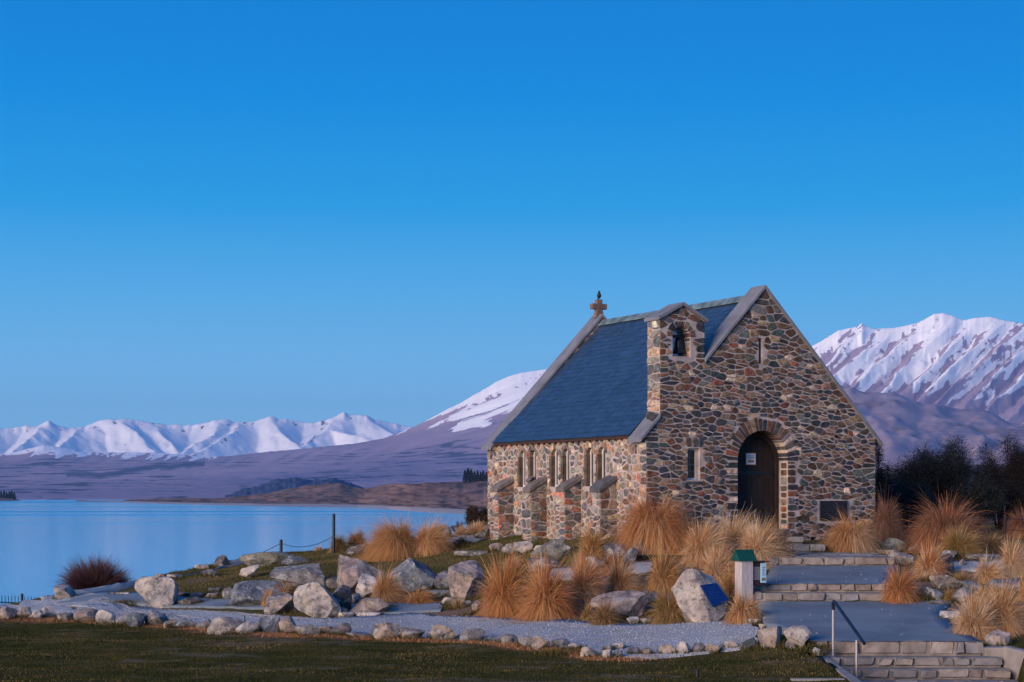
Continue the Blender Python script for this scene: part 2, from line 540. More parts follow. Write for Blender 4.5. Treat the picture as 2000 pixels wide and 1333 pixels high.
CH_O = np.array([3.4035, 46.75]); CH_A = math.atan2(0.447214, 0.894427)
CU = np.array([math.cos(CH_A), math.sin(CH_A)]); CV = np.array([-math.sin(CH_A), math.cos(CH_A)])


def ch(u, v):
    return CH_O + CU * u + CV * v


for u, v in [(-.6, 0), (-.6, 3), (-.6, 6), (-.5, 9.4), (3.6, 4.6), (7.6, 4), (3, -.8), (6.5, -.6), (7.6, 9.4)]:
    q = ch(u, v); TP.append((q[0], q[1], -1.24))
TP = np.array(TP, float)


def tps_fit(P, lam=0.02):
    n = len(P)
    d = np.linalg.norm(P[:, None, :2] - P[None, :, :2], axis=2)
    K = np.where(d > 0, d * d * np.log(d + 1e-9), 0) + np.eye(n) * lam
    A = np.zeros((n + 3, n + 3)); A[:n, :n] = K
    Q = np.c_[np.ones(n), P[:, :2]]
    A[:n, n:] = Q; A[n:, :n] = Q.T
    return np.linalg.solve(A, np.r_[P[:, 2], 0, 0, 0])


TW = tps_fit(TP)
EDGE_X = np.array([-80, -20, -14, -12.3, -11.3, -10.4, -9.2, -7.7, -5.9, -4.7, -2.2, -0.8, 2, 6, 15])
EDGE_Y = np.array([50, 48.5, 49.7, 51.5, 53.7, 56.2, 59.3, 61.7, 61.2, 60.8, 62, 63, 72, 95, 300.])
# terraces: (left edge pts, right edge pts, z as function of Y)
TERR = [
    dict(L=[(5.45, 34.0), (5.0, 36.5), (5.2, 38.5), (5.35, 40.05)], R=[(8.65, 34.0), (8.62, 36.2), (8.95, 38.4), (9.6, 40.05)], z=lambda y: -2.69 + (y - 34) * .065),
    dict(L=[(5.4, 40.4), (5.9, 42.5), (6.3, 44.7)], R=[(8.15, 40.4), (8.7, 42.5), (9.35, 44.7)], z=lambda y: -1.94 + (y - 40.4) * .056),
    dict(L=[(6.35, 44.7), (6.7, 46.2), (6.9, 47.6)], R=[(9.3, 44.7), (9.3, 46.2), (9.3, 48.5)], z=lambda y: -1.51 + (y - 44.7) * .022),
]


def inside_terr(X, Y):
    """lower the terrain under the built terraces and steps"""
    low = np.full(X.shape, np.inf)
    for t in TERR:
        L, R = np.array(t['L']), np.array(t['R'])
        xl = np.interp(Y, L[:, 1], L[:, 0]); xr = np.interp(Y, R[:, 1], R[:, 0])
        ins = (X > xl + .05) & (X < xr - .05) & (Y >= L[0, 1] - .45) & (Y <= L[-1, 1])
        low = np.where(ins, np.minimum(low, t['z'](Y) - .45), low)
    ins = (X > 5.62) & (X < 9.0) & (Y > 28.5) & (Y < 34.1)
    low = np.where(ins, np.minimum(low, -4.2), low)
    return low


def zt(X, Y, carve=True):
    X = np.atleast_1d(np.asarray(X, float)); Y = np.atleast_1d(np.asarray(Y, float))
    shp = X.shape
    x, y = X.ravel(), Y.ravel()
    d = np.hypot(x[:, None] - TP[None, :, 0], y[:, None] - TP[None, :, 1])
    z = (np.where(d > 0, d * d * np.log(d + 1e-9), 0) @ TW[:-3]) + TW[-3] + TW[-2] * x + TW[-1] * y
    z = z + 0.035 * fbm(x * .9, y * .9, None, 5, 3) * sstep(0, 8, y)
    e = np.interp(x, EDGE_X, EDGE_Y)
    dd = np.maximum(0, y - e)
    z = z - np.where(dd > 0, .55 * dd ** 1.25, 0)
    z = np.clip(z, -14, 2)
    if carve:
        z = np.minimum(z, inside_terr(x, y))
    return z.reshape(shp)


def hit(px, py, y0=24.0, y1=75.0):
    """where the sight line through a photo pixel meets the near ground"""
    Ys = np.arange(y0, y1, 0.05)
    Xs = (px - 1000) * Ys / F
    zs = -(py - HOR) * Ys / F
    g = zt(Xs, Ys, False)
    b = np.where(zs <= g)[0]
    i = b[0] if len(b) else len(Ys) - 1
    return float(Xs[i]), float(Ys[i]), float(g[i])


# border line of stones, gravel edges (photo px -> ground)
BORDER = [(0, 1210), (100, 1211), (200, 1218), (300, 1225), (400, 1230), (500, 1240), (600, 1243), (700, 1247), (800, 1252), (900, 1255), (1000, 1262), (1100, 1272), (1200, 1290), (1300, 1284), (1400, 1276), (1490, 1270)]
BP = np.array([hit(*q)[:2] for q in BORDER])


def dist_poly(X, Y, P):
    best = np.full(X.shape, 1e9)
    for a, b in zip(P[:-1], P[1:]):
        ab = b - a
        t = np.clip(((X - a[0]) * ab[0] + (Y - a[1]) * ab[1]) / (ab @ ab), 0, 1)
        best = np.minimum(best, np.hypot(X - a[0] - t * ab[0], Y - a[1] - t * ab[1]))
    return best


def axis(segs):
    r = []
    for a, b, s in segs:
        r += list(np.arange(a, b - 1e-6, s))
    return np.array(r + [segs[-1][1]])


gx = axis([(-90, -30, 6), (-30, -17, 1.0), (-17, 15, .2), (15, 30, 1.0), (30, 96, 6)])
gy = axis([(-30, 20, 5), (20, 28, 1.0), (28, 64, .2), (64, 90, 1.2), (90, 130, 5)])
GX, GY = np.meshgrid(gx, gy)
GZ = zt(GX, GY)
by = np.interp(GX, BP[:, 0], BP[:, 1])
db = dist_poly(GX, GY, BP)
mul = (1 - sstep(.15, .5, db + .18 * fbm(GX * 2, GY * 2, None, 3, 3))) * (GX < 1.4)
up = sstep(1.5, 3.0, GY - by + .6 * fbm(GX * .5, GY * .5, None, 9, 3))
dirt = np.zeros_like(GX)
for (qx, qy, r) in [(900, 1195, 1.1), (660, 1175, 1.4), (440, 1215, 1.0), (350, 1140, .9), (1180, 1180, 2.2), (1330, 1150, 2.4), (1050, 1190, 1.5), (1430, 1200, 1.0), (1180, 1100, 1.6), (1300, 1100, 1.8), (1850, 1130, 2.2), (1940, 1200, 2.0), (1440, 1120, 1.6), (670, 1130, .6)]:
    hx, hy, hz = hit(qx, qy)
    dirt = np.maximum(dirt, 1 - sstep(.6 * r, 1.15 * r, np.hypot(GX - hx, (GY - hy)) + .4 * r * fbm(GX * 1.2, GY * 1.2, None, 21, 3)))
nx, ny = len(gx), len(gy)
idx = np.arange(nx * ny).reshape(ny, nx)
Fq = np.stack([idx[:-1, :-1], idx[:-1, 1:], idx[1:, 1:], idx[1:, :-1]], -1).reshape(-1, 4)
def patch(X, Y):
    f = fbm(X * .5 + .4 * Y, Y * 1.1, None, 41, 5, .62) + .45 * fbm(X * 3.2, Y * 3.2, None, 42, 4)
    f = f + .35 * fbm(X * 9, Y * 9, None, 43, 2)
    return sstep(.50, 1.0, f) * .55


me = np_mesh("ground", np.c_[GX.ravel(), GY.ravel(), GZ.ravel()], Fq, np.c_[mul.ravel(), dirt.ravel(), up.ravel(), patch(GX, GY).ravel()], True)
tag(link("ground", me, M['ground']), kind="structure")


def resample(P, n):
    P = np.array(P, float)
    s = np.r_[0, np.cumsum(np.linalg.norm(np.diff(P, axis=0), axis=1))]
    t = np.linspace(0, s[-1], n)
    return np.c_[np.interp(t, s, P[:, 0]), np.interp(t, s, P[:, 1])]


def strip(name, L, R, mat, n=120, m=14, off=.03, zf=None, wob=0.0, skirt=.35):
    L, R = resample(L, n), resample(R, n)
    t = np.linspace(0, 1, m)[None, :]
    X = L[:, :1] * (1 - t) + R[:, :1] * t; Y = L[:, 1:] * (1 - t) + R[:, 1:] * t
    if wob:
        k = fbm(X * 1.7, Y * 1.7, None, 77, 3) * wob
        X = X + k; Y = Y + k * .6
    Z = zt(X, Y, False) + off if zf is None else zf(Y)
    # skirt down along both edges and ends
    if skirt:
        X = np.c_[X[:, :1], X, X[:, -1:]]; Y = np.c_[Y[:, :1], Y, Y[:, -1:]]; Z = np.c_[Z[:, :1] - skirt, Z, Z[:, -1:] - skirt]
    k = X.shape[1]
    ii = np.arange(n * k).reshape(n, k)
    Q = np.stack([ii[:-1, :-1], ii[:-1, 1:], ii[1:, 1:], ii[1:, :-1]], -1).reshape(-1, 4)
    me = np_mesh(name, np.c_[X.ravel(), Y.ravel(), Z.ravel()], Q, None, True)
    return tag(link(name, me, mat), kind="structure"), (X, Y, Z)


def hp(lst):
    return [hit(*q)[:2] for q in lst]


# gravel walk behind the stone border
gl = hp([(-60, 1203), (100, 1206), (200, 1211), (300, 1218), (400, 1224), (500, 1232), (600, 1237), (700, 1240), (800, 1246), (900, 1249), (1000, 1257), (1100, 1268), (1180, 1286), (1260, 1290), (1330, 1284), (1400, 1277), (1480, 1266)])
gr = hp([(-60, 1188), (100, 1187), (200, 1184), (300, 1190), (400, 1196), (500, 1202), (600, 1209), (700, 1208), (800, 1200), (900, 1207), (1000, 1210), (1100, 1214), (1180, 1222), (1260, 1222), (1330, 1220), (1400, 1218), (1470, 1214)])
grav, GG = strip("gravel_path", gl, gr, M['gravel'], 160, 16, .035, wob=.08)
# tarred walk along the lake edge
pa, _ = strip("path", hp([(110, 1183), (250, 1181), (400, 1188), (500, 1191), (640, 1200), (860, 1196)]), hp([(120, 1163), (250, 1160), (340, 1169), (460, 1172), (640, 1182), (860, 1180)]), M['asphalt'], 110, 8, .045, wob=.05)
pb, _ = strip("path", hp([(150, 1168), (250, 1150), (330, 1133), (400, 1118), (440, 1110), (480, 1101), (560, 1088)]), hp([(120, 1166), (215, 1146), (290, 1129), (370, 1111), (430, 1102), (475, 1094), (555, 1081)]), M['asphalt'], 80, 6, .05, wob=.03)
# small gravel patches among the rocks
strip("gravel_path", hp([(1072, 1132), (1095, 1137), (1125, 1133)]), hp([(1076, 1112), (1098, 1112), (1122, 1114)]), M['gravel'], 40, 6, .04, wob=.1)
strip("gravel_path", hp([(1218, 1122), (1240, 1124), (1272, 1118)]), hp([(1224, 1102), (1246, 1100), (1270, 1100)]), M['gravel'], 30, 6, .04, wob=.1)
strip("gravel_path", hp([(1850, 1118), (1920, 1116), (2040, 1112)]), hp([(1850, 1102), (1920, 1098), (2040, 1092)]), M['gravel'], 30, 6, .04, wob=.1)
for t in TERR[:2]:
    strip("path", t['L'], t['R'], M['asphalt'], 50, 14, 0, zf=t['z'])

# pebbles lying on the gravel walk
Xg, Yg, Zg = GG
n = 26000
i = rng.integers(0, Xg.shape[0] - 1, n); j = rng.integers(1, Xg.shape[1] - 2, n); a = rng.random(n); b = rng.random(n)
lerp = lambda A: (A[i, j] * (1 - a) + A[i + 1, j] * a) * (1 - b) + (A[i, j + 1] * (1 - a) + A[i + 1, j + 1] * a) * b
px_, py_, pz_ = lerp(Xg), lerp(Yg), lerp(Zg)
octv = np.array([(1, 0, 0), (-1, 0, 0), (0, 1, 0), (0, -1, 0), (0, 0, .8), (0, 0, -.8)], float)
Xe, Ye, Ze = [], [], []
for t in TERR[:2]:
    m_ = 50
    L2, R2 = np.array(t['L']), np.array(t['R'])
    yy = rng.uniform(L2[0, 1], L2[-1, 1], m_); f = np.clip(rng.beta(.35, .35, m_), .004, .996)
    xx = np.interp(yy, L2[:, 1], L2[:, 0]) * (1 - f) + np.interp(yy, R2[:, 1], R2[:, 0]) * f
    Xe.append(xx); Ye.append(yy); Ze.append(t['z'](yy))
px_ = np.r_[px_, np.concatenate(Xe)]; py_ = np.r_[py_, np.concatenate(Ye)]; pz_ = np.r_[pz_, np.concatenate(Ze)]; n = len(px_)
octf = np.array([(0, 2, 4), (2, 1, 4), (1, 3, 4), (3, 0, 4), (2, 0, 5), (1, 2, 5), (3, 1, 5), (0, 3, 5)])
sz = rng.uniform(.008, .021, (n, 1, 1)) * rng.uniform(.7, 1.3, (n, 6, 1))
V = np.stack([px_, py_, pz_], -1)[:, None, :] + octv[None] * sz
pal = np.array([(.25, .26, .28), (.35, .37, .39), (.45, .46, .48), (.30, .29, .29), (.18, .19, .20)])
pc = np.repeat(pal[rng.integers(0, 5, n)], 6, axis=0)
me = np_mesh("gravel", V.reshape(-1, 3), (octf[None] + np.arange(n)[:, None, None] * 6).reshape(-1, 3), pc)
M['pebble'] = col_mat("pebbles", .2, 20, .85, 0, 0, 1)
tag(link("gravel", me, M['pebble']), "loose grey pebbles on the gravel walk and terraces", "gravel", kind="stuff")


def blades_mesh(X, Y, Z, h, w, cols, lean=.5):
    n = len(X)
    ang = rng.random(n) * 2 * np.pi
    dx, dy = np.cos(ang) * w, np.sin(ang) * w
    la = rng.random(n) * 2 * np.pi; ln = h * lean * rng.random(n)
    V = np.zeros((n, 3, 3))
    V[:, 0] = np.c_[X - dx, Y - dy, Z]; V[:, 1] = np.c_[X + dx, Y + dy, Z]; V[:, 2] = np.c_[X + np.cos(la) * ln, Y + np.sin(la) * ln, Z + h]
    return V.reshape(-1, 3), np.arange(n * 3).reshape(-1, 3), np.repeat(cols, 3, axis=0)


# short lawn grass, in front of the border; worn where the patches show
n = 150000
X = rng.uniform(-15, 6, n); Y = 27 + (rng.random(n)) * 20
keep = (Y < np.interp(X, BP[:, 0], BP[:, 1]) - .15) & (np.abs(X) < Y * .31) & ~((X > 5.5) & (Y < 34.4)) & (Y > 28.8) & (Y < 46)
keep &= rng.random(n) > patch(X, Y) * 1.1
X, Y = X[keep], Y[keep]
Z = zt(X, Y, False)
g = np.array([(.036, .046, .011), (.060, .060, .016), (.110, .085, .030), (.20, .145, .07)])
tone = np.clip((fbm(X * .6, Y, None, 51, 3) + 1) * 1.6 + rng.normal(0, .7, len(X)), 0, 3).astype(int)
V, Fc, cl = blades_mesh(X, Y, Z - .01, rng.uniform(.02, .055, len(X)), rng.uniform(.004, .008, len(X)), g[tone])
tag(link("grass", np_mesh("grass", V, Fc, cl), M['lawn']), "short worn grass of the front lawn", "grass", kind="stuff")
n = 60000
qx = rng.uniform(330, 1060, n); qy = rng.uniform(50, 60, n)
Y = 46.5 + rng.random(n) * 15; X = (qx - 1000) * Y / F
keep = (Y < np.interp(X, EDGE_X, EDGE_Y) + .4)
X, Y = X[keep], Y[keep]; Z = zt(X, Y, False)
g = np.array([(.05, .06, .02), (.08, .075, .028), (.13, .10, .045), (.18, .13, .07)])
tone = np.clip((fbm(X * .6, Y, None, 52, 3) + 1) * 1.6 + rng.normal(0, .7, len(X)), 0, 3).astype(int)
V, Fc, cl = blades_mesh(X, Y, Z - .01, rng.uniform(.03, .08, len(X)), rng.uniform(.005, .010, len(X)), g[tone])
tag(link("grass", np_mesh("grass", V, Fc, cl), M['lawn']), "patchy short grass on the slope below the church", "grass", kind="stuff")
# dry litter between the border stones
n = 16000
t = rng.random(n) * (len(BP) - 3.2); k = t.astype(int); fr = t - k
X = BP[k, 0] * (1 - fr) + BP[k + 1, 0] * fr + rng.normal(0, .13, n); Y = BP[k, 1] * (1 - fr) + BP[k + 1, 1] * fr + rng.normal(0, .14, n)
g = np.array([(.36, .16, .07), (.45, .24, .11), (.30, .12, .06), (.5, .33, .18)])
V, Fc, cl = blades_mesh(X, Y, zt(X, Y, False) - .01, rng.uniform(.02, .09, n), rng.uniform(.005, .011, n), g[rng.integers(0, 4, n)], 1.6)
tag(link("dry_grass", np_mesh("dry_grass", V, Fc, cl), M['blade']), "orange dry grass litter among the border stones", "dry grass", kind="stuff")

# ------------------------------------------------------------------ lake and far land
LAKE = -12.0
me = np_mesh("lake", [(-24000, 20, LAKE), (24000, 20, LAKE), (24000, 29000, LAKE), (-24000, 29000, LAKE)], [(0, 1, 2, 3)])
tag(link("lake", me, M['water']), kind="structure")


def polar_mesh(name, PX, R, Z, attrs, mat):
    X = (PX - 1000) / F * R
    n, k = PX.shape
    ii = np.arange(n * k).reshape(n, k)
    Q = np.stack([ii[:-1, :-1], ii[:-1, 1:], ii[1:, 1:], ii[1:, :-1]], -1).reshape(-1, 4)
    me = np_mesh(name, np.c_[X.ravel(), R.ravel(), Z.ravel()], Q, np.c_[[q.ravel() for q in attrs]].T, True)
    return tag(link(name, me, mat), kind="structure")


def prof(P, px):
    P = np.array(P, float)
    return np.interp(px, P[:, 0], P[:, 1])


def ridge_profile(P, px, S, amp, freq, seed, smooth):
    """sharp crest line at S=1 that softens into broad shapes lower down"""
    x = px[0]
    sharp = prof(P, x) + amp * fbm(x * freq, x * 0, None, seed, 3)
    xo = x; x = np.arange(x[0], x[-1] + 2, 2.0); sharp_o = sharp; sharp = np.interp(x, xo, sharp_o)
    k = max(1, int(smooth / 2.0))
    g = np.exp(-.5 * (np.arange(-3 * k, 3 * k + 1) / k) ** 2); g /= g.sum()
    soft = np.convolve(np.pad(sharp, 3 * k, mode='edge'), g, mode='valid')
    sharp = sharp_o; soft = np.interp(xo, x, soft)
    w = sstep(.86, 1.0, S)
    return sharp[None, :] * w + soft[None, :] * (1 - w)


# far snow range
px = np.arange(-700, 1500, 3.0); s = np.linspace(0, 1.25, 120)
PX, S = np.meshgrid(px, s)
ra = [(-700, 830), (-400, 815), (-200, 835), (-60, 842), (0, 838), (25, 836), (50, 831), (70, 833), (95, 822), (108, 828), (130, 836), (165, 835), (185, 826), (207, 818), (230, 820), (250, 817), (285, 822), (310, 829), (330, 830), (375, 829),
      (400, 826), (420, 820), (437, 818), (455, 823), (475, 825), (500, 822), (515, 815), (530, 813), (545, 818), (560, 817), (585, 824), (610, 826), (640, 820), (655, 812), (668, 806), (672, 802), (680, 808), (700, 811), (715, 810),
      (730, 818), (760, 826), (800, 832), (900, 840), (1500, 830)]
yr = ridge_profile(ra, PX, S, 1.3, .12, 2, 16)
R = 21000 + 3200 * S
y = 905 + (yr - 905) * np.clip(S, 0, 1) ** .8
Z = (HOR - y) * (21000 + 3200 * np.minimum(S, 1)) / F
# spurs that run down from the peaks
wgt = np.clip(S, 0, 1) * np.clip(1 - S, 0, 1) * 4
spurs = [[(0, 836), (-20, 852), (-60, 880)], [(95, 820), (70, 846), (20, 880)], [(150, 833), (140, 850), (110, 875)], [(232, 817), (262, 845), (300, 880)], [(300, 826), (322, 850), (352, 884)], [(437, 816), (405, 850), (360, 886)], [(478, 824), (432, 855), (378, 890)],
         [(530, 812), (552, 850), (600, 880)], [(672, 800), (632, 838), (590, 874)], [(712, 810), (748, 838), (800, 862)], [(640, 838), (690, 850), (760, 872)], [(800, 830), (850, 850), (900, 870)], [(-200, 835), (-230, 855), (-300, 880)], [(-400, 815), (-360, 850), (-320, 880)]]
dm_ = np.full(PX.shape, 1e9)
wob_ = 7 * fbm(PX / 40, S * 3, None, 12, 3)
for sp_ in spurs:
    sp_ = np.array(sp_, float)
    cx_ = np.interp(y, sp_[:, 1], sp_[:, 0])
    d_ = PX + wob_ - cx_
    d_ = np.where(d_ < 0, -d_, d_ * .8) + 3.0 * np.maximum(0, sp_[0, 1] - y)
    dm_ = np.minimum(dm_, d_)
carve_ = np.minimum(dm_ * R / F * .55, 430) + 8 * ridged(PX / 30 + S * 2.5, S * 5, 91, 3)
Z = Z - wgt ** .7 * carve_ + 6 * fbm(PX / 26 + S * 6, S * 8, None, 4, 4) * np.clip(S * 3, 0, 1) * (S < 1.0)
Z = np.where(S > 1, Z * (1 - (S - 1) * 2.2), Z)
snow = .95 - .45 * sstep(.22, .0, S) - .36 * sstep(.60, .85, fbm(PX / 9, S * 16, None, 6, 4)) - .34 * sstep(.82, .99, S) * sstep(.15, .40, fbm(PX / 6, S * 24, None, 61, 3)) - .38 * sstep(14, 1, np.abs(PX + 3 + 9 * fbm(PX / 9, y / 9, None, 19, 2) - np.interp(y, [838, 874], [632, 590])) ) * (y > 815) * (y < 890) - .38 * sstep(13, 1, np.abs(PX + 4 + 9 * fbm(PX / 9, y / 9, None, 18, 2) - np.interp(y, [832, 890], [474, 378]))) * (y > 832)
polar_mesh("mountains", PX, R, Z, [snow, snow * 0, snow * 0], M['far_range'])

# plain rising to the mountain behind the church
px = np.r_[np.arange(-700, 1540, 3.0), np.arange(1540, 2100, 1.5), np.arange(2100, 2750, 4.0)]; s = np.r_[np.linspace(0, .55, 100), np.linspace(.553, 1, 170), np.linspace(1.02, 1.3, 12)]
PX, S = np.meshgrid(px, s)
rb = [(-700, 880), (0, 888), (30, 884), (60, 876), (85, 870), (105, 872), (130, 876), (170, 884), (230, 884), (290, 884), (340, 887), (400, 893), (450, 891), (500, 885), (600, 876), (700, 866), (750, 856), (800, 838), (825, 826), (850, 812), (875, 799), (900, 787), (925, 772),
      (950, 758), (970, 746), (1000, 733), (1025, 727), (1050, 724), (1100, 717), (1200, 702), (1400, 690), (1540, 690), (1575, 682), (1597, 671), (1615, 660), (1637, 646), (1660, 641), (1675, 638), (1683, 631), (1692, 638), (1710, 643), (1750, 640), (1790, 632), (1810, 622),
      (1825, 613), (1842, 612), (1860, 617), (1882, 626), (1905, 621), (1935, 619), (1960, 626), (2000, 632), (2060, 640), (2150, 628), (2300, 655), (2500, 690), (2750, 720)]
yr = ridge_profile(rb, PX, S, .45, .2, 2, 26)
yp = np.minimum(prof([(-700, 915), (0, 915), (400, 912), (700, 905), (1000, 890), (1600, 860), (2750, 860)], PX), 977)
sp = .55
y = np.where(S < sp, 978 + (yp - 978) * (S / sp) ** .75, yp + (yr - yp) * np.clip((S - sp) / (1 - sp), 0, 1) ** 1.1)
R = np.where(S < sp, 5200 + 6600 * S / sp, 11800 + 2000 * (S - sp) / (1 - sp))
Z = (HOR - y) * np.minimum(R, 13800) / F
t = np.clip((S - sp) / (1 - sp), 0, 1)
kk = np.interp(PX, [400, 900, 1100, 1600, 2750], [2.0, 2.1, 1.8, 1.0, 1.0])
ph = (PX + kk * (y - 640)) / 50.0
ph = ph + .28 * fbm(ph * .9, y / 60, None, 14, 3)
tri = np.abs((ph % 1.0) - .42) / .58
hgt = np.clip((978 - yr) / 330, 0, 1)
spur = (np.where((ph % 1.0) < .42, 1 - ((ph % 1.0) / .42), ((ph % 1.0) - .42) / .58))
ph2 = ph * 2.7 + .5 * fbm(PX / 30, y / 22, None, 15, 3)
Z = Z + hgt * np.interp(PX, [300, 900, 1400, 1600], [14, 30, 60, 90]) * np.clip(t * (1.0 - t) * 4, 0, 1) * (spur - .5) + hgt * np.interp(PX, [300, 1400, 1600], [3, 12, 26]) * np.clip(t * (1 - t) * 4, 0, 1) * np.abs((ph2 % 1) - .5)
Z = Z + (4 * fbm(PX / 60, S * 22, None, 23, 4) + 3 * ridged(PX / 200, S * 10, 24, 3)) * np.clip(S * 4, 0, 1) * (S < 1.0) * np.clip(1.15 - S, 0, 1)
Z = np.where(S > 1, Z * (1 - (S - 1) * 1.5), Z)
ysn = prof([(-700, 880), (0, 889), (200, 890), (330, 893), (420, 897), (470, 870), (520, 850), (780, 825), (820, 817), (860, 824), (920, 826), (1050, 800), (1300, 760), (1597, 706), (1700, 708), (1800, 712), (2000, 716), (2750, 716)], PX)
wid = np.interp(PX, [450, 800, 1100, 1600], [22, 60, 100, 165])
st1 = fbm(ph * .8, y / 95, None, 71, 2); st2 = fbm(ph * 3.6, y / 60, None, 72, 3); st3 = fbm(ph * 8, y / 16, None, 73, 2)
amp = np.interp(PX, [450, 900, 1500, 1650], [.22, .30, .42, .45])
snow = .5 + (ysn - y) / wid + amp * (.95 * np.sin((ph % 1.0) * 2 * np.pi + .9) + .45 * st1 + .85 * st2 + .75 * st3) * sstep(.1, .4, t) + .40 * sstep(.80, 1.0, t) * sstep(1500, 1600, PX) - .35 * sstep(.25, .6, fbm(PX / 7, y / 5, None, 75, 3)) * sstep(.55, .8, t)
snow = np.where(t <= .02, 0, np.clip(snow, -.5, 1.4))
dk = sstep(.25, .6, fbm(PX / 80, S * 40, None, 33, 5, .6) - .55 * sstep(.7, .85, S) - .15)  # dark-blue forest, with scarp shadows painted in as the same patches
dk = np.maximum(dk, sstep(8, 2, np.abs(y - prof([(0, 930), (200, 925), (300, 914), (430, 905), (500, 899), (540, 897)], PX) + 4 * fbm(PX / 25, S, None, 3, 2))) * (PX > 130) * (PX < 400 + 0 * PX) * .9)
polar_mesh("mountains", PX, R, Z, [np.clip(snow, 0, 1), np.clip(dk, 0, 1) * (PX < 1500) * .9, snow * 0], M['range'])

# steep scarp in the middle distance, its blue shade painted as base colour
px = np.arange(440, 760, 2.0); s = np.linspace(0, 1.2, 24)
PX, S = np.meshgrid(px, s)
yr = prof([(440, 968), (470, 958), (500, 946), (530, 933), (560, 929), (585, 930), (610, 934), (640, 930), (665, 931), (680, 936), (700, 945), (720, 956), (760, 970)], PX) + 1.2 * fbm(PX / 10, S * 0, None, 4, 3)
R = 4300 + 700 * S; Z = (HOR - (975 + (yr - 975) * np.clip(S, 0, 1) ** .6)) * 4300 / F + 3 * fbm(PX / 14, S * 6, None, 5, 3) * np.clip(S * 4, 0, 1) * (S < 1)
Z = np.where(S > 1, Z - 80 * (S - 1), Z)
M['scarp'] = hill_mat("shade_blue_scarp", (0.05, 0.075, 0.15), (0.07, 0.095, 0.17), (0.06, 0.08, 0.15), .01, snow=False)  # dark blue stands in for shade on the slope
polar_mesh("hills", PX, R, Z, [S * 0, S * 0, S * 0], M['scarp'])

# rounded brown hill on the right
px = np.arange(1150, 2800, 5.0); s = np.linspace(0, 1.3, 70)
PX, S = np.meshgrid(px, s)
yr = prof([(1150, 800), (1400, 770), (1600, 764), (1680, 767), (1720, 770), (1760, 774), (1800, 783), (1850, 796), (1900, 806), (1950, 816), (2000, 826), (2100, 838), (2400, 850), (2800, 850)], PX) + .6 * fbm(PX / 30, S * 0, None, 3, 3)
R = 1500 + 2500 * S
Z = (HOR - (930 + (yr - 930) * np.clip(S, 0, 1) ** .72)) * (1500 + 2500 * np.minimum(S, 1)) / F
Z = Z + (7 * fbm(PX / 60, S * 5, None, 8, 4) + 4 * ridged(PX / 90, S * 9, 5, 3)) * np.clip(S * 3, 0, 1) * (S < 1)
Z = np.where(S > 1, Z - 200 * (S - 1), Z)
Z = -14 + (Z + 14) * sstep(1150, 1480, PX)
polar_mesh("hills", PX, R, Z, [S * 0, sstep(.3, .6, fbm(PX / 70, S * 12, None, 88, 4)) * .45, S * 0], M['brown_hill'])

# low shore hills beyond the lake, and the land that joins them to the church point
shore = [(150, 981.0), (215, 981.3), (300, 984), (400, 986.5), (500, 989), (600, 990.5), (700, 992), (760, 995), (800, 999), (850, 1002), (905, 1005), (945, 1008), (962, 1014), (978, 1030), (1030, 1050), (1500, 1080), (2300, 1100), (2900, 1110)]
px = np.r_[np.arange(150, 1100, 2.5), np.arange(1100, 2900, 12.0)]; s = np.r_[np.linspace(0, .12, 10), np.linspace(.14, 1.3, 60)]
PX, S = np.meshgrid(px, s)
ysh = prof(shore, PX)
r0 = -LAKE * F / (ysh - HOR); r0 = np.maximum(r0, 118)
r1 = np.maximum(r0 * 1.45, 1900)
yr = prof([(150, 980.5), (215, 979.5), (260, 977), (320, 974.5), (380, 974), (430, 974), (470, 969), (510, 965), (550, 957), (590, 950), (625, 945), (645, 943), (665, 945), (690, 952), (710, 955), (735, 950), (765, 945), (800, 947), (830, 944), (870, 941), (905, 940), (960, 938), (1100, 930), (1500, 910), (1700, 903), (2000, 904), (2900, 905)], PX) + .8 * fbm(PX / 18, S * 0, None, 41, 3)
R = r0 + (r1 - r0) * S
zr = (HOR - yr) * r1 / F
e = np.clip((S - .1) / .9, 0, 1)
Z = np.where(S < .1, LAKE - .3 + S * 10 * 2.5, LAKE + 2.2 + (zr - LAKE - 2.2) * e ** 1.15)
Z = Z + (1.5 * fbm(PX / 40, S * 6, None, 43, 4) + .6 * ridged(PX / 60, S * 8, 44, 3)) * sstep(.1, .3, S) * (S < 1) * np.clip((r1 - 600) / 1500, 0.15, 1)
Z = np.where(S > 1, Z - 60 * (S - 1), Z)
beach = 1 - sstep(.10, .15, S + .02 * fbm(PX / 20, S * 20, None, 45, 3))
scrub = sstep(.25, .5, fbm(PX / 16, S * 22, None, 46, 4) + .35 * sstep(.55, .2, S) - .1) * (S > .13)
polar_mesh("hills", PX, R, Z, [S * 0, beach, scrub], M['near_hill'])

# ------------------------------------------------------------------ rubble stonework
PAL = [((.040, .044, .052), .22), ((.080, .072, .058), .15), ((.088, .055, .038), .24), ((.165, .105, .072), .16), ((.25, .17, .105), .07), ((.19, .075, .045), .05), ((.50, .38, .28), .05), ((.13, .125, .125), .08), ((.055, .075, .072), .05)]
PAL_SIDE = [((.105, .11, .125), .17), ((.20, .19, .165), .24), ((.19, .12, .09), .16), ((.28, .20, .14), .16), ((.36, .25, .17), .07), ((.38, .17, .11), .03), ((.45, .38, .30), .06), ((.22, .21, .20), .06)]  # lighter rubble palette, the side wall's stronger light put into the colours


def pick(pal):
    r = random.random() * sum(w for _, w in pal)
    for c, w in pal:
        r -= w
        if r <= 0: break
    k = random.uniform(.72, 1.3)
    return tuple(max(.01, x * k * random.uniform(.92, 1.08)) for x in c)


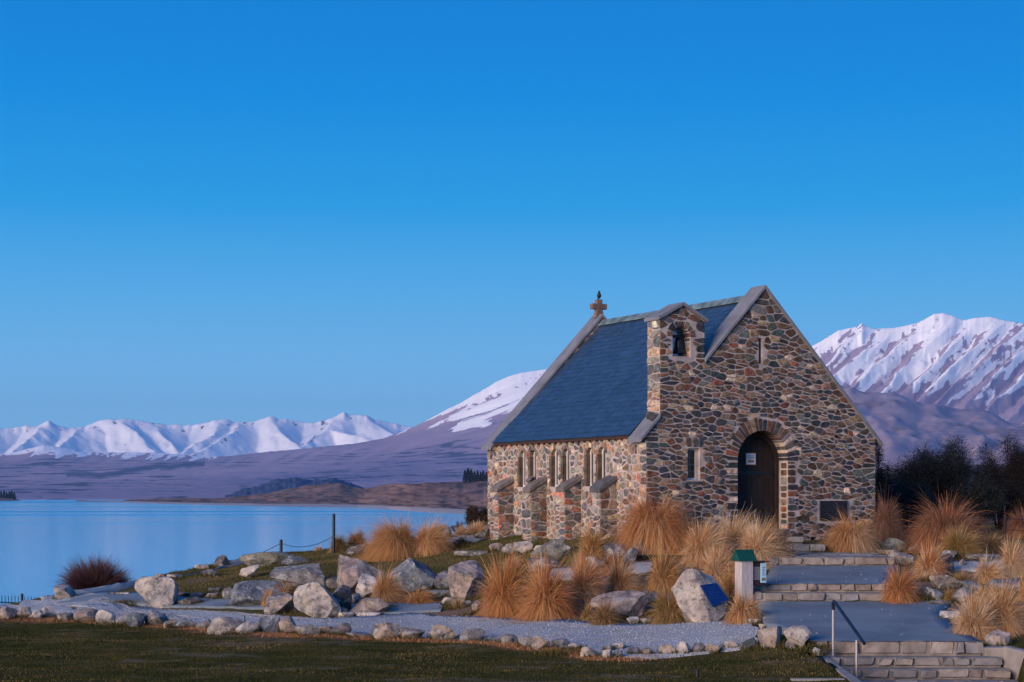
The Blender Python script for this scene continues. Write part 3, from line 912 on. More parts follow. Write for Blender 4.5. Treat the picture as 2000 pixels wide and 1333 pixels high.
def clip(poly, a, d):
    """keep the side a.x <= d"""
    out = []
    n = len(poly)
    for i in range(n):
        p, q = poly[i], poly[(i + 1) % n]
        dp = a[0] * p[0] + a[1] * p[1] - d; dq = a[0] * q[0] + a[1] * q[1] - d
        if dp <= 0: out.append(p)
        if (dp < 0 < dq) or (dq < 0 < dp):
            t = dp / (dp - dq)
            out.append((p[0] + t * (q[0] - p[0]), p[1] + t * (q[1] - p[1])))
    return out


def area(P):
    return .5 * abs(sum(P[i][0] * P[(i + 1) % len(P)][1] - P[(i + 1) % len(P)][0] * P[i][1] for i in range(len(P))))


def chaikin(P, k=.22):
    out = []
    n = len(P)
    for i in range(n):
        p, q = P[i], P[(i + 1) % n]
        out.append((p[0] + k * (q[0] - p[0]), p[1] + k * (q[1] - p[1])))
        out.append((p[0] + (1 - k) * (q[0] - p[0]), p[1] + (1 - k) * (q[1] - p[1])))
    return out


def stone(mb, P, fmap, col, proud=.028, rounding=True, base=-.006):
    if rounding:
        P = chaikin([p for p in P], .14)
        if random.random() < .3: P = chaikin(P, .25)
    n = len(P)
    cx = sum(p[0] for p in P) / n; cy = sum(p[1] for p in P) / n
    h = proud * random.uniform(.55, 1.35)
    tx, ty = random.uniform(-.06, .06), random.uniform(-.06, .06)
    rings = []
    for sc, dd in ((1.0, base), (.985, h * .55), (.86, h)):
        rings.append([fmap(cx + (p[0] - cx) * sc, cy + (p[1] - cy) * sc, dd + (tx * (p[0] - cx) + ty * (p[1] - cy) if dd > 0 else 0)) for p in P])
    V = rings[0] + rings[1] + rings[2]
    Fs = []
    for r in range(2):
        for i in range(n):
            j = (i + 1) % n
            Fs.append((r * n + i, r * n + j, (r + 1) * n + j, (r + 1) * n + i))
    Fs.append(tuple(range(2 * n, 3 * n)))
    mb.add(V, Fs, col)


def rubble(mb, fmap, box, planes_of, ghost, pal, rowh=(.085, .21), stw=(.12, .38), mort=.030, sx=.55, proud=.024, inside=None):
    """irregular rubble: Voronoi stones in rough courses. planes_of(u,z) -> outline half planes for that seed, None = no stone"""
    u0, u1, z0, z1 = box
    seeds = []
    z = z0 + random.uniform(.03, .1)
    while z < z1:
        h = random.uniform(*rowh)
        u = u0 + random.uniform(0, .2)
        while u < u1:
            w = random.uniform(*stw)
            if random.random() < .12:           # two small stones one over the other
                seeds.append((u + w * .35, z + h * .25 + random.uniform(-.02, .02))); seeds.append((u + w * .45, z + h * .8))
            else:
                seeds.append((u + w / 2 + random.uniform(-.05, .05), z + h / 2 + random.uniform(-.075, .075)))
            u += w
        z += h
    S = []
    for q in seeds:
        pl = planes_of(*q)
        if pl is None or ghost(*q): continue
        S.append((q[0], q[1], pl))
    G = []
    for a in np.arange(u0 - .1, u1 + .1, .07):
        for b in np.arange(z0 - .1, z1 + .1, .07):
            if ghost(a, b): G.append((a, b))
    S = [q for q in S if random.random() > .08]
    A = np.array([(a, b) for a, b, _ in S] + G)
    As = A * np.array([sx, 1.0])
    for i, (a, b, pl) in enumerate(S):
        P = [(a - .45, b - .32), (a + .45, b - .32), (a + .45, b + .32), (a - .45, b + .32)]
        d2 = ((As - As[i]) ** 2).sum(1)
        for j in np.argsort(d2)[1:22]:
            if d2[j] < 1e-8: continue
            n_ = As[j] - As[i]
            mid = (As[j] + As[i]) / 2
            aw = (n_[0] * sx, n_[1]); dd = float(n_ @ mid)
            L = math.hypot(*aw)
            P = clip(P, aw, dd - mort * .5 * L * random.uniform(.8, 1.25))
            if len(P) < 3: break
        else:
            for (pa, pb, pd) in pl:
                P = clip(P, (pa, pb), pd)
                if len(P) < 3: break
        if len(P) < 3 or area(P) < .003: continue
        stone(mb, P, fmap, pick(pal), proud)


# ------------------------------------------------------------------ the church
W_, L_, ZB, ZK, ZA = 7.2, 9.22, -1.75, 1.56, 5.42        # width, length, foundation, kneeler, wall apex
SL = (ZA - ZK) / (W_ / 2)
church = empty("church", (CH_O[0], CH_O[1], -1.25), CH_A)
tag(church, "small rough stone church with steep blue slate roof, bell gable and arched door", "church")
DZ = 1.25                                               # church empty sits at -1.25


def loc(P):
    return [(p[0], p[1], p[2] + DZ) for p in P]


class LMB(MB):
    """mesh in church coordinates: u, v, absolute z"""
    def build(s, name, m, parent=None, **k):
        s.v = [(a, b, c + DZ) for a, b, c in s.v]
        return MB.build(s, name, m, parent if parent is not None else church, **k)


def wall_slab(outline, holes, axis, t0, t1, name, mat):
    """wall with openings. outline/holes: lists of (a,z); axis 'u' wall runs along u with thickness in v from t0 to t1"""
    bm = bmesh.new()
    edges = []
    for ring in [outline] + holes:
        vs = [bm.verts.new((a, 0, z)) for a, z in ring]
        edges += [bm.edges.new((vs[i], vs[(i + 1) % len(vs)])) for i in range(len(vs))]
    r = bmesh.ops.triangle_fill(bm, use_beauty=True, use_dissolve=False, edges=edges)
    fs = [g for g in r['geom'] if isinstance(g, bmesh.types.BMFace)]
    r2 = bmesh.ops.extrude_face_region(bm, geom=fs)
    vs2 = {g for g in r2['geom'] if isinstance(g, bmesh.types.BMVert)}
    for v_ in bm.verts:
        t = t1 if v_ in vs2 else t0
        a, z = v_.co.x, v_.co.z
        v_.co = (a, t, z + DZ) if axis == 'u' else (t, a, z + DZ)
    bmesh.ops.recalc_face_normals(bm, faces=bm.faces)
    me = bpy.data.meshes.new(name); bm.to_mesh(me); bm.free()
    return link(name, me, mat, church)


def slope(u):
    return ZK + SL * min(u, W_ - u)


def arch_ring(cx, zb, zs, r, n=14):
    return [(cx - r, zb), (cx + r, zb)] + [(cx + r * math.cos(t), zs + r * math.sin(t)) for t in [math.pi * k / n for k in range(n + 1)]]


DC, DR, DS, DB = 3.55, .79, .91, -.90                   # door centre, radius, springing, sill
door_hole = arch_ring(DC, DB, DS, DR)
win_hole = [(1.24, .40), (1.60, .40), (1.60, 1.21), (1.24, 1.21)]
slit_hole = [(3.42, 3.45), (3.53, 3.45), (3.53, 4.12), (3.42, 4.12)]
bell_hole = arch_ring(1.05, 3.55, 4.06, .27, 10)
vent_hole = [(5.08, -1.29), (5.29, -1.29), (5.29, -1.10), (5.08, -1.10)]
TU0, TU1, TZE, TZP = .40, 1.74, 4.50, 4.98
front_outline = [(0, ZB), (W_, ZB), (W_, ZK), (W_ / 2, ZA), (TU1, slope(TU1)), (TU1, TZE), ((TU0 + TU1) / 2, TZP - .12), (TU0, TZE), (TU0, slope(TU0)), (0, ZK)]
FT = .60
wall_slab(front_outline, [door_hole, win_hole, slit_hole, bell_hole, vent_hole], 'u', 0, FT, "front_wall", M['mortar'])
# closing the slit, the vent and the rest of the shell
mbk = LMB()
mbk.box(3.30, 3.66, .30, .34, 3.3, 4.3); mbk.build("slit_backing", M['glass'])
mbk = LMB(); mbk.box(5.0, 5.4, .35, .39, -1.4, -1.0); mbk.build("vent_backing", M['glass'])


def fmap_front(u, z, d): return (u, -d, z)
def fmap_side(v, z, d): return (-d, v, z)


nrm = math.hypot(SL, 1)


def front_planes(u, z):
    zs = slope(u)
    if u < .02 or u > W_ - .02 or z < -1.7: return None
    base = [(-1, 0, 0.0), (1, 0, W_), (SL, 1, ZK + SL * W_ - .03)]
    if 3.38 < z < 4.18 and abs(u - 3.475) < .5:
        if 3.41 < u < 3.54 and 3.46 < z < 4.1: return None
        base.append((1, 0, 3.412) if u < 3.475 else (-1, 0, -3.538))
    if .34 < z < 1.26 and abs(u - 1.42) < .6:
        if 1.235 < u < 1.605: return None
        base.append((1, 0, 1.232) if u < 1.42 else (-1, 0, -1.608))
    if z < zs - .07:
        if not (TU0 - .05 < u < TU1 + .1): base.append((-SL, 1, ZK - .03))
        elif z > ZK + .4: base.append((-1, 0, -TU0) if u < TU0 + .6 and z > 2.0 else (-1, 0, 0))
        return base
    if TU0 + .04 < u < TU1 - .04 and z < TZP - .2:
        k = (TZP - .12 - TZE) / ((TU1 - TU0) / 2)
        return [(-1, 0, -TU0), (1, 0, TU1), (-k, 1, TZE - k * TU0 - .02), (k, 1, TZE + k * TU1 - .02)]
    return None


def front_ghost(u, z):
    if abs(u - DC) < DR + .20 and z < DS and z > DB - .03: return True
    if z >= DS and math.hypot(u - DC, z - DS) < DR + .295: return True
    if 1.205 < u < 1.635 and 1.24 < z < 1.48: return True
    if 1.30 < u < 1.54 and .30 < z < 1.24: return True
    if 3.45 < u < 3.50 and 3.50 < z < 4.06: return True
    if abs(u - 1.05) < .30 and 3.50 < z < 4.06: return True
    if z >= 4.06 and math.hypot(u - 1.05, z - 4.06) < .27 + .15: return True
    if 5.06 < u < 5.31 and z < -1.07: return True
    if 5.33 < u < 6.28 and -.70 < z < -.12: return True
    return False


st = LMB()
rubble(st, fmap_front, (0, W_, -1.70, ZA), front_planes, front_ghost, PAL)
# voussoirs round the door, deep enough to show as the arch soffit


def voussoirs(mb, fm, cx, zs, r0, r1, n, deep, pal, a0=0, a1=math.pi, jit=.10):
    cuts = sorted([a0 + (a1 - a0) * (k + random.uniform(-.22, .22) * (0 < k < n)) / n for k in range(n + 1)])
    for k in range(n):
        g = .018 / r1 * .8
        t0, t1 = cuts[k] + g, cuts[k + 1] - g
        ro = r1 + random.uniform(-jit, jit)
        P = [(cx + r * math.cos(t), zs + r * math.sin(t)) for r, t in ((r0, t0), (ro, t0), (ro, (t0 + t1) / 2), (ro, t1), (r0, t1), (r0, (t0 + t1) / 2))]
        h = random.uniform(.008, .022)
        col = pick(pal)
        c = (sum(p[0] for p in P) / 6, sum(p[1] for p in P) / 6)
        Q = [(c[0] + (p[0] - c[0]) * .9, c[1] + (p[1] - c[1]) * .9) for p in P]
        V = [fm(p[0], p[1], -deep) for p in P] + [fm(p[0], p[1], h * .6) for p in P] + [fm(p[0], p[1], h) for p in Q]
        Fs = [(r * 6 + i, r * 6 + (i + 1) % 6, (r + 1) * 6 + (i + 1) % 6, (r + 1) * 6 + i) for r in range(2) for i in range(6)] + [tuple(range(12, 18))]
        mb.add(V, Fs, col)


voussoirs(st, fmap_front, DC, DS, DR - .006, DR + .33, 24, .5, PAL, jit=.06)
voussoirs(st, fmap_front, 1.05, 4.06, .268, .43, 7, .55, PAL, jit=.04)


def jamb(mb, fm, a_in, side, z0, z1, pal, wr=(.18, .36), deep=.0):
    z = z0
    while z < z1 - .04:
        h = min(random.uniform(.11, .21), z1 - z)
        w = random.uniform(*wr)
        a0, a1 = (a_in - w, a_in + .004) if side < 0 else (a_in - .004, a_in + w)
        P = [(a0, z + .018), (a1, z + .018), (a1, z + h - .018), (a0, z + h - .018)]
        if h > .07: stone(mb, P, fm, pick(pal), .022, True, -.006 - deep)
        z += h


jamb(st, fmap_front, DC - DR, -1, DB, DS, PAL); jamb(st, fmap_front, DC + DR, 1, DB, DS, PAL)
for k in range(3):
    a = 1.17 + k * .18
    stone(st, [(a + .03, 1.25), (a + .15, 1.25), (a + .155 + (k - 1) * .02, 1.49), (a + .02 + (k - 1) * .02, 1.49)], fmap_front, pick(PAL[:3]), .03)
stone(st, [(1.18, .28), (1.66, .28), (1.66, .36), (1.18, .36)], fmap_front, (.045, .05, .06), .03)
# reveal of the door on its right side: stones and plaster edge
fm_rev = lambda v_, z, d: (DC + DR - d, v_, z)
z = DB
while z < DS - .05:
    h = random.uniform(.13, .24); h = min(h, DS - z)
    stone(st, [(.05, z + .02), (.30, z + .02), (.30, z + h - .02), (.05, z + h - .02)], fm_rev, pick(PAL), .015)
    z += h
fm_b = lambda v_, z, d: (1.05 + .27 - d, v_, z)
z = 3.57
while z < 4.02:
    h = min(random.uniform(.10, .17), 4.06 - z)
    for q in (.03, .32):
        stone(st, [(q, z + .015), (q + .25, z + .015), (q + .25, z + h - .015), (q, z + h - .015)], fm_b, pick(PAL), .008)
    z += h
# flank of the bell gable and the front corner
fm_tl = lambda v_, z, d: (TU0 - d, v_, z)
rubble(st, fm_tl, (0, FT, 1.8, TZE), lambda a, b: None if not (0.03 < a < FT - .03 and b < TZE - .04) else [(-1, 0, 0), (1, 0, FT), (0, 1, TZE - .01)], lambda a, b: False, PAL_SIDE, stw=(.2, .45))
stone(st, [(.02, 4.28), (.36, 4.28), (.36, 4.48), (.02, 4.48)], fm_tl, (.50, .52, .38), .03)
st.build("wall_stonework", M['stone'], bpy.data.objects["front_wall"], normals=True)

# lake side wall with its three pairs of lancets
LANC = [6.95, 6.28, 4.97, 4.30, 2.95, 2.30]
lan_holes = [arch_ring(c, .24, 1.10, .19, 8) for c in LANC]
side = wall_slab([(FT, ZB), (L_ - .55, ZB), (L_ - .55, ZK - .05), (FT, ZK - .05)], lan_holes, 'v', 0, .5, "side_wall", M['mortar'])
ss = LMB()


def side_ghost(v_, z):
    for c in LANC:
        if abs(v_ - c) < .195 and .20 < z < 1.10: return True
        if z >= 1.10 and math.hypot(v_ - c, z - 1.10) < .25: return True
    return False


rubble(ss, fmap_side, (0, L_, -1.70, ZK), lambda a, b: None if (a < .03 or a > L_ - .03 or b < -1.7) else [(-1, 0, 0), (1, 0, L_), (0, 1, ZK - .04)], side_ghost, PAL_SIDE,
       rowh=(.13, .23), stw=(.14, .32), mort=.05, sx=.8)
for c in LANC:
    voussoirs(ss, fmap_side, c, 1.10, .187, .33, 5, .18, PAL_SIDE, jit=.04)
ss.build("wall_stonework", M['stone'], side)
for c in LANC:
    fr = LMB()
    ring_o = arch_ring(c, .25, 1.10, .188, 8); ring_i = arch_ring(c, .29, 1.10, .145, 8)
    n = len(ring_o)
    V = [(.11, a, b) for a, b in ring_o] + [(.11, a, b) for a, b in ring_i] + [(.17, a, b) for a, b in ring_o] + [(.17, a, b) for a, b in ring_i]
    Fs = []
    for i in range(n):
        j = (i + 1) % n
        Fs += [(i, j, n + j, n + i), (2 * n + i, 2 * n + j, 3 * n + j, 3 * n + i), (n + i, n + j, 3 * n + j, 3 * n + i)]
    fr.add(V, Fs)
    # pale plaster splay on the far jamb
    fo = fr.build("lancet_window", M['paint'])
    pn = LMB(); pn.prism([(.15, a, b) for a, b in ring_i], (.01, 0, 0)); pn.build("pane", M['glass'], fo)
    pr = LMB(); pr.box(-.012, .105, c + .165, c + .30, .25, 1.10); pr.build("jamb_stone", M['jambstone'], fo)
# back wall, far side wall
bk_out = [(0, ZB), (W_, ZB), (W_, ZK), (W_ / 2, ZA), (0, ZK)]
bw = wall_slab(bk_out, [], 'u', L_ - .55, L_, "back_wall", M['mortar'])
bs = LMB()
fm_bi = lambda u, z, d: (u, L_ - .55 - d, z)
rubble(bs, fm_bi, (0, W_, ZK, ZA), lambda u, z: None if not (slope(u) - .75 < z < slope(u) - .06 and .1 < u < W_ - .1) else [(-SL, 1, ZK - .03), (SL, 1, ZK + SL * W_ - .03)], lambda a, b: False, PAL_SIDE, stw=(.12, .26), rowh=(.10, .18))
bs.build("wall_stonework", M['stone'], bw)
fw = wall_slab([(FT, ZB), (L_ - .55, ZB), (L_ - .55, ZK - .05), (FT, ZK - .05)], [], 'v', W_ - .5, W_, "far_side_wall", M['mortar'])
fs_ = LMB()
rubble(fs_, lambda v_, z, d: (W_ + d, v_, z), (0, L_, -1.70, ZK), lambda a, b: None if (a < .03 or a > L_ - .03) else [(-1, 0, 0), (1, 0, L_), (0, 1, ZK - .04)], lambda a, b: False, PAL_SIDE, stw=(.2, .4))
fs_.build("wall_stonework", M['stone'], fw)

# slates
RZ0, RZ1, RU0 = 1.56, 5.24, -.14
rk = (RZ1 - RZ0) / (W_ / 2 - RU0)
for sgn in (0, 1):
    sm = LMB()
    Ls = math.hypot(W_ / 2 - RU0, RZ1 - RZ0)
    du, dz = (W_ / 2 - RU0) / Ls, (RZ1 - RZ0) / Ls
    nu, nz = -dz, du
    v0, v1 = FT, L_ - .55

    def rp(t, v_, h):
        u = RU0 + du * t + nu * h
        z = RZ0 + dz * t + nz * h
        return ((u if sgn == 0 else W_ - u), v_, z)
    V = [rp(0, v0, -.06), rp(Ls, v0, -.06), rp(Ls, v1, -.06), rp(0, v1, -.06), rp(0, v0, -.03), rp(Ls, v0, -.03), rp(Ls, v1, -.03), rp(0, v1, -.03)]
    sm.add(V, [(0, 3, 2, 1), (4, 5, 6, 7), (0, 1, 5, 4), (1, 2, 6, 5), (2, 3, 7, 6), (3, 0, 4, 7)], (.05, .055, .07))
    rows = 27; rh = Ls / rows
    for r in range(rows):
        v_ = v0 + .003 - (.14 if r % 2 else 0)
        while v_ < v1:
            w = .28 + random.uniform(-.02, .02)
            a, b = max(v_ + .002, v0), min(v_ + w - .002, v1)
            if b - a > .03:
                t0, t1 = r * rh - .012 + random.uniform(-.006, .006), min(Ls, (r + 1.5) * rh)
                h0 = .006 + random.uniform(0, .005); h1 = -.008
                k = random.uniform(.86, 1.16); bl = random.uniform(.96, 1.1)
                col = (.022 * k, .050 * k, .098 * k * bl)  # blue of the reflected sky is mixed into the slate colour
                tw = random.uniform(-.004, .004)
                P = [rp(t0, a, h0 + tw), rp(t0, b, h0 - tw), rp(t1, b, h1), rp(t1, a, h1), rp(t0, a, h0 - .012), rp(t0, b, h0 - .012)]
                sm.add(P, [(0, 1, 2, 3), (4, 5, 1, 0)], col)
            v_ += w
    ro = sm.build("roof", M['slate'], normals=False)
    if sgn == 0:
        rc = LMB()
        for k in range(8):
            a = v0 + (v1 - v0) * k / 8; b = a + (v1 - v0) / 8 - .012
            for q in (-1, 1):
                rc.prism([(W_ / 2, a, RZ1 + .07), (W_ / 2, b, RZ1 + .07), (W_ / 2 + q * .15, b, RZ1 - .085), (W_ / 2 + q * .15, a, RZ1 - .085)], (0, 0, .03))
        rc.build("ridge_cap", M['copper'], ro)
        ev = LMB(); ev.box(RU0 + .05, .02, FT + .01, L_ - .56, RZ0 - .09, RZ0 - .005)
        for k in range(24):
            a = FT + .2 + k * (L_ - 1.5) / 23
            ev.box(RU0 + .07, .03, a, a + .06, RZ0 - .14, RZ0 - .09)
        ev.build("eave_board", M['fascia'])

# copings
CT = .07


def coping(u0, u1, v0, v1, mat=M['coping'], lower=False):
    c = LMB()
    L = abs(u1 - u0); n = max(1, round(L / .95))
    zz = lambda u: ZK + SL * (u if u0 < W_ / 2 and u1 <= W_ / 2 else W_ - u)
    for k in range(n):
        a = u0 + (u1 - u0) * k / n; b = u0 + (u1 - u0) * (k + 1) / n
        g = .004 if k < n - 1 else 0
        b2 = b - g * (1 if u1 > u0 else -1)
        j = random.uniform(-.004, .004)
        lift = CT * nrm
        poly = [(a, v0, zz(a) + .0 + j), (b2, v0, zz(b2) + .0 + j), (b2, v0, zz(b2) + lift + j), (a, v0, zz(a) + lift + j)]
        c.prism(poly, (0, v1 - v0, 0), (1, 1, 1))
    return c


coping(TU1 + .003, W_ / 2, -.07, FT + .02).build("coping", M['coping'], bevel=.008)
coping(-.20, TU0 - .003, -.07, FT + .02).build("coping", M['coping'], bevel=.008)
coping(W_ + .20, W_ / 2 + .002, -.07, FT + .02).build("coping", M['coping'], bevel=.008)
coping(-.20, W_ / 2, L_ - .60, L_ + .05).build("coping", M['coping'], bevel=.008)
coping(W_ + .20, W_ / 2 + .002, L_ - .60, L_ + .05).build("coping", M['coping'], bevel=.008)
# bell gable roof
k = (TZP - .12 - TZE) / ((TU1 - TU0) / 2); uc = (TU0 + TU1) / 2
bg = LMB()
for q in (-1, 1):
    e_ = uc + q * ((TU1 - TU0) / 2 + .07)
    ze = TZE - k * .07
    bg.prism([(uc + q * .001, -.09, TZP - .118), (e_, -.09, ze + .004), (e_, -.09, ze + .085), (uc + q * .001, -.09, TZP - .118 + .09)], (0, FT + .16, 0))
bg.build("bell_gable_cap", M['coping'], bevel=.008)
sill = LMB(); sill.box(.74, 1.36, .02, FT - .02, 3.50, 3.565); sill.build("bell_sill", M['concrete'])
bl = LMB()
bl.lathe([(0.0, .40), (.07, .40), (.105, .37), (.12, .30), (.128, .20), (.145, .10), (.185, .03), (.20, 0), (.175, 0), (.12, .08), (.0, .34)], 28, (1.16, .30, 3.66))
bell = bl.build("bell", M['bronze'], smooth=True)
yk = LMB(); yk.box(.76, 1.34, .26, .34, 4.055, 4.13)
ck = LMB(); ck.tube([(1.16, .30, 3.60), (1.16, .30, 3.85)], .03, 10); ck.build("clapper", M['iron'], bell)
yk.build("bell_yoke", M['iron'], bell)

# buttresses
for v0 in (1.49, 3.44, 5.45, 7.50):
    wd = .50; zt0, zt1 = .40, .10
    b_ = LMB()
    for pts in ([(-.50, ZB), (-.06 + .05, ZB), (-.01, zt0), (-.50, zt1)],):
        b_.prism([(a, v0, c) for a, c in pts], (0, wd, 0))
    bo = b_.build("buttress", M['mortar'])
    sb = LMB()
    pal_b = PAL_SIDE + [((.34, .14, .085), .05)]
    # near flank, shade put in by darker stone colours; fmap(a,z,d): a = distance from wall
    rubble(sb, lambda a, z, d: (-a, v0 - d, z), (0, .5, -1.7, zt0), lambda a, z: None if not (.03 < a < .48 and z < zt0 - .6 * a - .05) else [(-1, 0, 0), (1, 0, .505), (.6, 1, zt0 - .02)], lambda a, b: False, [((r[0] * .9, r[1] * .85, r[2] * .8), w) for r, w in pal_b], rowh=(.12, .2), stw=(.13, .28), mort=.035, sx=.8)
    rubble(sb, lambda a, z, d: (-.50 - d, v0 + a, z), (0, wd, -1.7, zt1), lambda a, z: None if not (.02 < a < wd - .02 and z < zt1 - .04) else [(-1, 0, 0), (1, 0, wd), (0, 1, zt1 - .01)], lambda a, b: False, pal_b, rowh=(.12, .2), stw=(.14, .26), mort=.045)
    sb.build("wall_stonework", M['stone'], bo)
    cp_ = LMB()
    j = random.uniform(-.02, .02)
    cp_.prism([(.03, v0 - .06, zt0 + .02), (-.56, v0 - .05, zt1 - .02 + j), (-.57, v0 - .05, zt1 + .09 + j), (-.40, v0 - .055, zt1 + .24), (.03, v0 - .06, zt0 + .13)], (0, wd * random.uniform(.86, 1.12), random.uniform(-.03, .02)))
    cp_.build("cap_slab", flat_mat("cap_slab_stone", random.choice([(.085, .088, .095), (.14, .125, .12), (.17, .15, .14)]), .7, var=.35, bstr=.5, bdist=.01), bo, bevel=.015)

# door
dm = LMB()
dr, dcx = DR - .09, DC - .01
for k in range(8):
    a0 = dcx - dr + 2 * dr * k / 8 + .004; a1 = dcx - dr + 2 * dr * (k + 1) / 8 - .004
    top = [(a0 + (a1 - a0) * q / 3) for q in range(4)]
    poly = [(a0, .50, DB + .03), (a1, .50, DB + .03)] + [(a, .50, DS - .06 + math.sqrt(max(0, dr * dr - (a - dcx) ** 2))) for a in reversed(top)]
    dm.prism(poly, (0, .05, 0))
for r in range(5):
    for k in range(4):
        a = dcx - dr + 2 * dr * (k + .5) / 4 + .07; zq = DB + .35 + r * .38
        dm.box(a - .012, a + .012, .488, .50, zq - .012, zq + .012)
door = dm.build("door", M['darkwood'])
df = LMB()
n = 16
ro_ = [(dcx - DR + .0, DB), (dcx - DR, DS)] ; ring_o = arch_ring(DC, DB, DS, DR - .008, 16); ring_i = arch_ring(dcx, DB, DS - .06, dr + .01, 16)
nn = len(ring_o)
V = [(a, .40, b) for a, b in ring_o] + [(a, .40, b) for a, b in ring_i] + [(a, .5, b) for a, b in ring_o] + [(a, .5, b) for a, b in ring_i]
Fs = []
for i in range(1, nn):
    j = (i + 1) % nn
    Fs += [(i, j, nn + j, nn + i), (nn + i, nn + j, 3 * nn + j, 3 * nn + i)]
df.add(V, Fs)
df.build("door_frame", M['darkwood'])
bb = LMB(); bb.box(DC - DR - .1, DC + DR + .1, .57, .62, DB - .1, DS + DR + .1); bb.build("door_backing", M['black'])
for zq in (1.02 - .42, -.49):
    h = LMB(); h.box(dcx - dr + .22, dcx + dr - .02, .482, .497, zq - .04, zq + .04); h.box(dcx + dr - .20, dcx + dr - .06, .474, .482, zq - .032, zq + .032)
    h.tube([(dcx - dr + .22, .49, zq), (dcx - dr + .16, .49, zq + .05)], .018, 6)
    h.build("hinge_strap", M['iron'], door)
hd = LMB(); hd.lathe([(0, .02), (.03, .015), (.035, 0), (0, 0)], 12, (dcx - dr + .10, .485, .0)); hd.build("door_handle", M['iron'], door)
no = LMB(); no.box(3.32, 3.65, .470, .499, .80, 1.13); nob = no.build("notice_board", M['orangewood'], door)
pp = LMB(); pp.box(3.345, 3.635, .464, .469, .82, 1.105); ppo = pp.build("notice", M['paper'], nob)
ii = LMB()
for a, b, zq in ((3.38, 3.60, 1.045), (3.37, 3.61, 1.01), (3.39, 3.59, .975)): ii.box(a, b, .4615, .463, zq - .007, zq + .007)
ii.build("print", M['ink'], ppo)
ii = LMB(); ii.box(3.40, 3.585, .4612, .463, .865, .935); ii.build("print", M['orangewood'], ppo)
# threshold and step blocks
th = LMB()
th.box(DC - DR - .05, DC + DR + .05, -.02, .55, -1.02, DB + .01, (.13, .125, .12)); th.build("door_sill", M['pave'], bevel=.015)
# small leaded window
wf = LMB()
for bx in ((1.245, 1.275, .40, 1.21), (1.565, 1.597, .40, 1.21), (1.275, 1.565, .405, .45), (1.275, 1.565, 1.17, 1.205)): wf.box(bx[0], bx[1], .16, .24, bx[2], bx[3])
wfo = wf.build("window", M['paint'])
g = LMB(); g.box(1.27, 1.57, .215, .225, .44, 1.18); g.build("pane", M['glass'], wfo)
g = LMB()
for zq in (.63, .80, .97): g.box(1.275, 1.565, .205, .2145, zq - .007, zq + .007)
g.box(1.413, 1.427, .203, .2135, .45, 1.06)
g.tube([(1.28, .209, 1.16), (1.33, .209, 1.10), (1.42, .209, 1.065), (1.51, .209, 1.10), (1.56, .209, 1.16)], .006, 6)
g.build("glazing_bar", M['lead'], wfo)
# plaque on the wall
pq = LMB(); pq.box(5.36, 6.26, -.045, .0, -.67, -.145); pqo = pq.build("wall_plaque", M['plaque'], bevel=.006)
g = LMB()
for zq, a, b in ((-.205, 5.45, 6.17), (-.265, 5.57, 6.05), (-.32, 5.55, 6.07), (-.375, 5.42, 6.2), (-.43, 5.5, 6.12), (-.485, 5.46, 6.16), (-.54, 5.5, 6.1), (-.60, 5.48, 6.14)):
    x = a
    while x < b:
        w = random.uniform(.03, .09); g.box(x, min(x + w, b), -.051, -.0455, zq - .010, zq + .010); x += w + .018
g.build("lettering", M['letter'], pqo)
# cross on the far gable
cr_ = LMB()
zc = 5.42 + CT * nrm - .10
cr_.prism([(3.6 - .15, L_ - .41, zc), (3.6 + .15, L_ - .41, zc), (3.6 + .09, L_ - .41, zc + .30), (3.6 + .09, L_ - .41, zc + .56), (3.6 - .09, L_ - .41, zc + .56), (3.6 - .09, L_ - .41, zc + .30)], (0, .18, 0))
cr_.box(3.6 - .255, 3.6 - .0901, L_ - .41, L_ - .23, zc + .26, zc + .43); cr_.box(3.6 + .0901, 3.6 + .255, L_ - .41, L_ - .23, zc + .26, zc + .43)
cr_.build("cross", M['rust'], bevel=.012)
# bird on the cross
q = ch(3.62, L_ - .32)
bz = zc + .56
bird = MB()
prof_b = [(0, 0), (.035, .015), (.062, .06), (.068, .10), (.05, .15), (.034, .18), (.036, .205), (.028, .23), (.0, .245)]
bird.lathe(prof_b, 14)
bird.prism([(-.02, .02, .03), (.02, .02, .03), (.015, .14, -.07), (-.015, .14, -.07)], (0, .012, .012))
bird.tube([(0, -.03, .213), (0, -.075, .205)], [.012, .002], 6)
for sx_ in (-.02, .02): bird.tube([(sx_, 0, .02), (sx_, -.005, -.03)], .006, 5)
bo_ = bird.build("bird", M['black'], smooth=True)
bo_.location = (q[0], q[1], bz + .03); bo_.rotation_euler = (0, 0, .5)
tag(bo_, "small black bird perched on the stone cross of the far gable", "bird")

# ------------------------------------------------------------------ steps and landings


